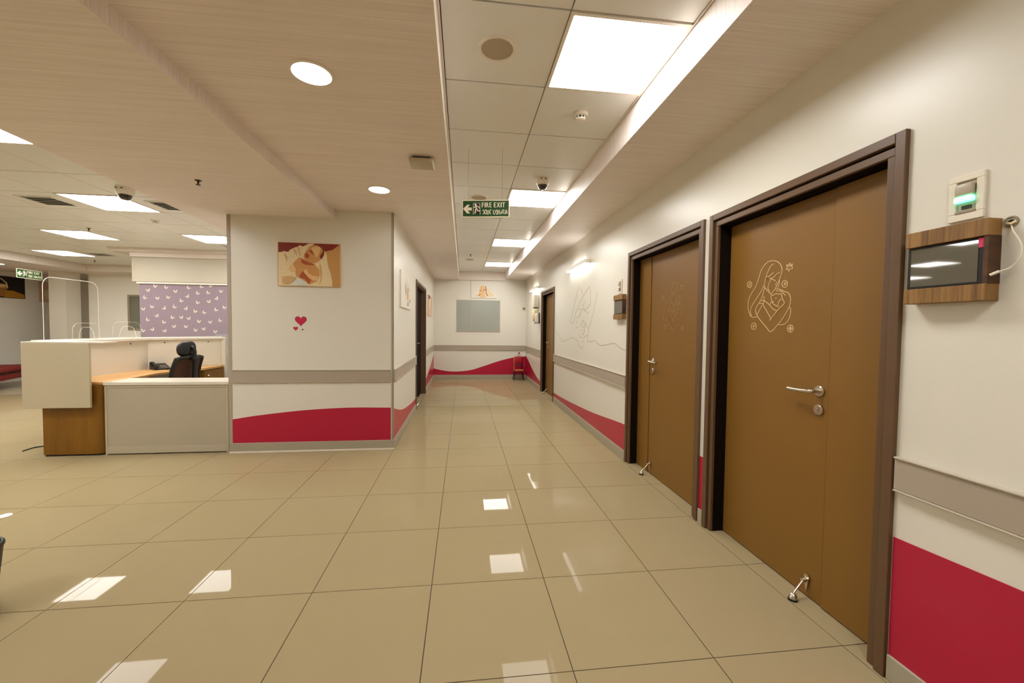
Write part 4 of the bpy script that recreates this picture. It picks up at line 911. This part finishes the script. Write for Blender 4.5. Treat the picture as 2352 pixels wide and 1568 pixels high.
MB().box(-4.325, -3.60, 4.50, 4.68, 1.158, 1.172).build('end_cap', 'white_paint', rc, bevel=0.003)
# honey-brown desk with a rounded corner, wooden worktop and drawers
rd = thing('reception_desk', 'oak worktop desk with honey-brown drawers inside the counter', 'desk', (-3.8, 5.4, 0))
P = [(-4.215, 4.615), (-3.725, 4.615)] ; R_ = 0.05
P = [(-4.215, 4.572)] + [(-3.675 - R_ + R_ * math.sin(a), 4.572 + R_ - R_ * math.cos(a)) for a in [k * math.pi / 16 for k in range(9)]] + [(-3.675, 4.95), (-4.178, 4.95), (-4.178, 4.625), (-4.215, 4.625)]
MB().prism([(*p, 0.018) for p in P], (0, 0, 0.708)).build('base_cabinet', 'cabinet', rd)
P2 = [(x * 0.998 - 0.004, y + 0.012) for x, y in P]
MB().prism([(*p, 0.0) for p in P2], (0, 0, 0.018)).build('plinth', 'black', rd)
WT = [(-4.18, 4.625), (-3.66, 4.60), (-3.675, 4.93), (-3.735, 5.42), (-3.70, 5.72), (-3.62, 5.90), (-3.565, 6.02), (-3.565, 6.535), (-3.94, 6.16), (-4.18, 5.90)]
MB().prism([(*p, 0.728) for p in WT], (0, 0, 0.026)).build('worktop', 'desk_wood', rd, bevel=0.002)
m = MB(); m.prism([(-3.585, 6.03, 0.0), (-3.585, 6.50, 0.0), (-3.93, 6.158, 0.0), (-3.93, 6.03, 0)], (0, 0, 0.727)); m.build('pedestal', 'cabinet', rd)
for z0, z1 in ((0.47, 0.71), (0.24, 0.46), (0.02, 0.23)):
    d = MB().box(-3.585, -3.567, 6.04, 6.485, z0, z1).build('drawer', 'cabinet', rd, bevel=0.002)
    m = MB(); m.lathe([(0.008, 0), (0.006, 0.012), (0.013, 0.018), (0.011, 0.024), (0, 0.025)], (-3.567, 6.10, z1 - 0.07), (1, 0, 0), 14); m.build('knob', 'chrome', d, smooth=True)
MB().box(-3.60, -3.545, 6.50, 6.535, 0.0, 1.14).build('end_post', 'white_paint', rc)
# fixing screws under the ledge
for (x, y) in ((-4.178, 5.05), (-4.178, 5.62), (-4.06, 6.03), (-3.87, 6.235), (-3.72, 6.39)):
    MB().lathe([(0.008, -0.002), (0.008, 0.004), (0, 0.0045)], (x, y, 1.105), (0.8, -0.6, 0), 10).build('screw', 'bronze', rc)

lc = thing('low_counter', 'low white panelled counter joining the reception desk to the wall block', 'counter', (-3.06, 4.7, 0))
X0, X1, Y0, Y1, HT = -3.655, -2.475, 4.575, 4.90, 0.725
m = MB(); m.box(X0, X0 + 0.018, Y0, Y1, 0.0, HT); m.box(X1 - 0.022, X1, Y0, Y1, 0.0, HT); m.box(X0 + 0.018, X1 - 0.022, Y0, Y1, 0.70, HT)
m.build('carcass', 'edge_lam', lc, bevel=0.002)
MB().box(X0 + 0.018, X1 - 0.022, Y0 + 0.006, Y0 + 0.024, 0.085, 0.70).build('front_panel', 'grey_lam', lc)
MB().box(X0 + 0.018, X1 - 0.022, Y0 + 0.003, Y0 + 0.022, 0.012, 0.085).build('plinth_strip', 'edge_lam', lc)
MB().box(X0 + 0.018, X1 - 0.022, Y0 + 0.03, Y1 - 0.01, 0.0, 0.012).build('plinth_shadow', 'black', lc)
MB().box(X0 + 0.018, X1 - 0.022, Y1 - 0.02, Y1, 0.012, 0.70).build('back_panel', 'white_paint', lc)
MB().box(X0 - 0.004, X1 + 0.004, Y0 - 0.012, Y1 + 0.01, HT, HT + 0.034).build('counter_top', 'white_paint', lc, bevel=0.004)

# acrylic screens on the ledge
def acrylic(p0, p1, z0, z1, label, rad=0.09, arch=None):
    p0, p1 = Vector((*p0, 0)), Vector((*p1, 0)); d = (p1 - p0); L = d.length; d.normalize(); n = Vector((-d.y, d.x, 0)) * 0.006
    t = thing('acrylic_screen', label, 'sneeze guard', tuple(p0 + Vector((0, 0, z0))), 'clear acrylic screens on the reception ledge')
    out = [(0, 0)]
    if arch:
        c, aw, ah = arch
        A = [(c - aw, 0), (c - aw * 0.92, ah * 0.45), (c - aw * 0.7, ah * 0.85), (c - aw * 0.35, ah), (c + aw * 0.35, ah), (c + aw * 0.7, ah * 0.85), (c + aw * 0.92, ah * 0.45), (c + aw, 0)]
        out += A
    H = z1 - z0
    out += [(L, 0)] + [(L - rad + rad * math.cos(a), H - rad + rad * math.sin(a)) for a in [k * math.pi / 16 for k in range(9)]] + [(rad - rad * math.sin(a), H - rad + rad * math.cos(a)) for a in [k * math.pi / 16 for k in range(9)]]
    P = [p0 + d * u + Vector((0, 0, z0 + v)) for u, v in out]
    MB().prism(P, n).build('pane', 'acrylic', t)
    E = P[(len(A) + 1 if arch else 1):] + [P[0]]
    MB().tube([q + n * 0.5 for q in E], 0.0012 if arch else 0.0027, 6).build('polished_edge', 'acrylic_edge', t, smooth=True)
    if arch: MB().tube([q + n * 0.5 for q in P[1:len(A) + 1]], 0.0022, 6).build('cut_out_edge', 'acrylic_edge', t, smooth=True)
    return t
acrylic((-4.50, 4.92), (-4.50, 5.58), 1.172, 1.86, 'tall rounded acrylic screen at the left end of the ledge', 0.1)
acrylic((-4.36, 5.08), (-4.36, 5.42), 1.172, 1.36, 'low arched acrylic screen in the middle of the ledge', 0.08, (0.17, 0.10, 0.14))
acrylic((-4.36, 5.60), (-4.30, 5.96), 1.172, 1.38, 'low arched acrylic screen farther along the ledge, towards its bend', 0.08, (0.19, 0.11, 0.15))

# desk phone
ph = thing('desk_phone', 'black desk phone on the wooden worktop', 'telephone', (-4.02, 5.88, 0.754), rotz=math.radians(-40))
MB().prism([(-0.10, -0.085, 0.0), (0.10, -0.085, 0.0), (0.10, -0.085, 0.022), (-0.10, -0.085, 0.075)], (0, 0.17, 0)).build('base', 'black', ph, bevel=0.006)
m = MB(); m.tube([(-0.085, -0.06, 0.088), (0.075, -0.06, 0.046)], 0.016, 10); m.lathe([(0.026, 0), (0.026, 0.02), (0.0, 0.021)], (-0.085, -0.06, 0.074), (0.2, 0, 1), 14); m.lathe([(0.026, 0), (0.026, 0.02), (0, 0.021)], (0.075, -0.06, 0.030), (0.2, 0, 1), 14)
m.build('handset', 'black', ph, smooth=True)
for i in range(3):
    for j in range(4):
        x = 0.0 + j * 0.02; z = 0.0755 - (x + 0.10) / 0.20 * 0.053
        MB().box(x, x + 0.012, -0.005 + i * 0.022, 0.010 + i * 0.022, z - 0.002, z + 0.003).build('key', 'p_grey', ph)
MB().tube(smooth_path([(0.1, 0.0, 0.004), (0.16, 0.03, 0.004), (0.24, 0.02, 0.004), (0.30, 0.05, 0.004)], 6), 0.003, 6).build('cord', 'black', ph)

# office chair
def office_chair(label, loc, rot, group):
    c = thing('office_chair', label, 'chair', loc, group, rotz=rot)
    # chair looks along +x in its own coordinates
    for k in range(5):
        a = 2 * math.pi * k / 5 + 0.3
        ca, sa = math.cos(a), math.sin(a)
        MB().tube([(0.03 * ca, 0.03 * sa, 0.115), (0.16 * ca, 0.16 * sa, 0.10), (0.30 * ca, 0.30 * sa, 0.075)], 0.024, 10, r2=0.015).build('base_arm', 'black', c, smooth=True)
        w = MB()
        for s_ in (-0.014, 0.014): w.lathe([(0.012, -0.008), (0.028, -0.007), (0.028, 0.007), (0.012, 0.008)], (0.30 * ca - s_ * sa, 0.30 * sa + s_ * ca, 0.028), (-sa, ca, 0), 16)
        w.tube([(0.30 * ca, 0.30 * sa, 0.028), (0.30 * ca, 0.30 * sa, 0.075)], 0.008, 8)
        w.build('caster', 'rubber', c, smooth=True)
    MB().lathe([(0.035, 0.09), (0.035, 0.25), (0.02, 0.255), (0.02, 0.42)], (0, 0, 0), (0, 0, 1), 18).build('gas_lift', 'black', c, smooth=True)
    MB().box(-0.12, 0.12, -0.09, 0.09, 0.40, 0.44).build('tilt_box', 'black', c, bevel=0.01)
    MB().box(-0.22, 0.26, -0.24, 0.24, 0.44, 0.51).build('seat', 'mesh', c, bevel=0.03, seg=3, smooth=True)
    # curved back frame
    def back(u, v):      # u across -1..1, v up 0..1
        z = 0.54 + v * 0.40
        return Vector((-0.235 - 0.05 * v - 0.035 * (1 - u * u) + 0.03 * math.sin(v * 3.1), u * (0.235 - 0.02 * v), z + 0.02 * (1 - u * u) * v))
    loop = [back(-1 + 2 * k / 8, 0.0) for k in range(9)] + [back(1, k / 7) for k in range(1, 7)] + [back(1 - 2 * k / 8, 1.0) for k in range(9)] + [back(-1, 1 - k / 7) for k in range(1, 7)]
    MB().tube(loop, 0.022, 10, closed=True).build('back_frame', 'black', c, smooth=True)
    vs = []; fs = []; NU, NV = 10, 8
    for side in (0, 1):
        for j in range(NV + 1):
            for i in range(NU + 1):
                vs.append(back(-1 + 2 * i / NU, j / NV) + Vector((0.003 * (1 - 2 * side), 0, 0)))
    S = (NU + 1) * (NV + 1)
    for j in range(NV):
        for i in range(NU):
            a = j * (NU + 1) + i
            fs.append((a, a + 1, a + NU + 2, a + NU + 1)); fs.append((S + a, S + a + NU + 1, S + a + NU + 2, S + a + 1))
    MB()._add(vs, fs).build('back_mesh', 'mesh', c, smooth=True)
    m = MB(); m.tube(smooth_path([(-0.10, 0, 0.42), (-0.26, 0, 0.46), (-0.32, 0, 0.62), (-0.345, 0, 0.85), (-0.345, 0, 0.97)], 5), 0.022, 10); m.build('back_spine', 'black', c, smooth=True)
    m = MB(); m.tube([(-0.345, -0.045, 0.94), (-0.345, 0.045, 0.94)], 0.028, 12); m.build('headrest_joint', 'black', c, smooth=True)
    m = MB(); m.tube(smooth_path([(-0.345, 0, 0.95), (-0.35, 0, 1.02), (-0.33, 0, 1.07), (-0.29, 0, 1.085)], 5), 0.018, 10); m.build('headrest_arm', 'black', c, smooth=True)
    vs = []; fs = []; NU, NV = 16, 10
    for j in range(NV + 1):
        ph_ = math.pi * j / NV
        for i in range(NU):
            th = 2 * math.pi * i / NU
            sy, sz = math.sin(ph_) * math.cos(th), math.cos(ph_)
            sx = math.sin(ph_) * math.sin(th)
            sg = lambda q, e: math.copysign(abs(q) ** e, q)
            y = 0.145 * sg(sy, 0.7)
            vs.append(Vector((-0.275 + 0.045 * sx + 1.6 * y * y, y, 1.05 + 0.10 * sg(sz, 0.8))))
    for j in range(NV):
        for i in range(NU):
            fs.append((j * NU + i, j * NU + (i + 1) % NU, (j + 1) * NU + (i + 1) % NU, (j + 1) * NU + i))
    MB()._add(vs, fs).build('headrest', 'black', c, smooth=True)
    for s_ in (-1, 1):
        MB().tube(smooth_path([(-0.05, s_ * 0.22, 0.43), (-0.05, s_ * 0.29, 0.46), (-0.03, s_ * 0.29, 0.60), (-0.02, s_ * 0.285, 0.64)], 4), 0.016, 8).build('arm_post', 'black', c, smooth=True)
        MB().box(-0.14, 0.12, s_ * 0.285 - 0.035, s_ * 0.285 + 0.035, 0.64, 0.665).build('arm_pad', 'black', c, bevel=0.01, smooth=True)
    return c
oc = office_chair('black mesh office chair with headrest behind the low white counter', (-3.66, 5.45, 0), math.radians(176), None)
BX, BYY = -2.322, 2.132
wbn = thing('waste_bin', 'black tapered waste bin cut off by the left edge of the photo', 'bin', (BX, BYY, 0))
MB().lathe([(0.095, 0.0), (0.100, 0.004), (0.128, 0.285), (0.122, 0.285), (0.096, 0.012), (0.0, 0.012)], (BX, BYY, 0), (0, 0, 1), 36).build('bin_body', 'black', wbn, smooth=True)
MB().lathe([(0.1285, 0.278), (0.132, 0.284), (0.132, 0.294), (0.126, 0.300), (0.120, 0.298), (0.119, 0.284)], (BX, BYY, 0), (0, 0, 1), 36).build('rim', 'black', wbn, smooth=True)

# ------------------------------------------------------------------ blind and bulkhead behind the desk
bk = thing('wall_bulkhead', 'white bulkhead above the lilac blind', 'bulkhead', (-4.1, 7.8, 2.1), kind='structure')
MB().box(-5.68, PXL, 7.70, 8.1, 2.09, 2.51).build('header_box', 'header', bk)
MB().box(-5.68, PXL, 7.66, 8.1, 2.51, 2.585).build('soffit_band', 'soffit_plain', bk)
MB().box(-5.98, PXL, 7.60, 8.1, 2.585, 2.652).build('soffit_band', 'soffit_plain', bk)
bd = thing('roller_blind', 'lilac roller blind printed with pale butterflies behind the desk', 'blind', (-4.0, 7.75, 1.05))
MB().box(-5.60, PXL - 0.02, 7.745, 7.749, 1.02, 2.055).build('fabric', 'lilac', bd)
MB().box(-5.63, PXL - 0.01, 7.715, 7.775, 2.055, 2.09).build('cassette', 'white_trim', bd, bevel=0.006)
MB().box(-5.60, PXL - 0.02, 7.738, 7.756, 1.005, 1.025).build('bottom_bar', 'white_trim', bd)
def butterfly(m, x, z, y, a, s):
    c, q = math.cos(a), math.sin(a)
    R2 = lambda u, v: (x + s * (u * c - v * q), y, z + s * (u * q + v * c))
    for sg in (-1, 1):
        m._add([R2(0, -0.1), R2(sg * 0.35, 0.55), R2(sg * 0.8, 0.65), R2(sg * 0.75, 0.25), R2(sg * 0.3, 0.0)], [(0, 1, 2, 3, 4)])
        m._add([R2(0, -0.1), R2(sg * 0.3, -0.02), R2(sg * 0.55, -0.2), R2(sg * 0.4, -0.5), R2(sg * 0.12, -0.4)], [(0, 1, 2, 3, 4)])
m = MB()
for (x, z) in BT:
    butterfly(m, x * 7.744 / 7.70, z, 7.744, random.uniform(-0.9, 0.9), 0.042)
for k in range(60):
    butterfly(m, random.uniform(-4.15, -2.5), random.uniform(1.08, 2.02), 7.744, random.uniform(-1, 1), 0.042)
m.build('butterfly_print', 'butterfly', bd)
pp = thing('film_panel', 'blue-grey panel with pale butterflies beside the counter end', 'panel', (-3.9, 7.5, 0))
MB().box(-4.25, PXL - 0.02, 7.50, 7.52, 0.0, 1.19).build('panel', 'bluegrey', pp)
m = MB()
for k in range(34): butterfly(m, random.uniform(-4.2, -2.6), random.uniform(0.5, 1.15), 7.4985, random.uniform(-1, 1), 0.04)
m.build('butterfly_print', 'butterfly', pp)

# ------------------------------------------------------------------ red sofa and floor cable
sf = thing('red_sofa', 'red upholstered sofa with slim black legs against the lobby wall', 'sofa', (-9.42, 9.10, 0), rotz=math.radians(22))
# own coordinates: back towards -x, length along y
MB().box(-0.32, 0.38, -0.85, 0.85, 0.20, 0.33).build('frame', 'red', sf, bevel=0.03, smooth=True)
for (a, b) in ((-0.84, -0.005), (0.005, 0.84)):
    MB().box(-0.20, 0.39, a, b, 0.345, 0.45).build('seat_cushion', 'red', sf, bevel=0.035, seg=3, smooth=True)
m = MB(); m.tube([(0.385, -0.84, 0.337), (0.385, 0.84, 0.337)], 0.008, 8); m.build('piping', 'black', sf)
MB().prism([(-0.20, -0.85, 0.33), (-0.34, -0.85, 0.33), (-0.40, -0.85, 0.66), (-0.28, -0.85, 0.66)], (0, 1.7, 0)).build('backrest', 'red', sf, bevel=0.035, seg=3, smooth=True)
for (x, y) in ((0.28, -0.7), (0.28, 0.62), (-0.2, -0.7), (-0.2, 0.62)):
    MB().tube([(x, y, 0.21), (x + 0.05, y + (0.06 if y > 0 else -0.06), 0.0)], 0.022, 8, r2=0.013).build('leg', 'black', sf, smooth=True)
cb = smooth_path([(-4.45, 5.0, 0.006), (-4.60, 4.93, 0.006), (-4.61, 4.85, 0.006), (-4.60, 4.78, 0.006)], 5)
one(MB().tube(cb, 0.006, 8), 'floor_cable', 'black', 'short black cable on the floor left of the reception counter', 'cable', smooth=True)
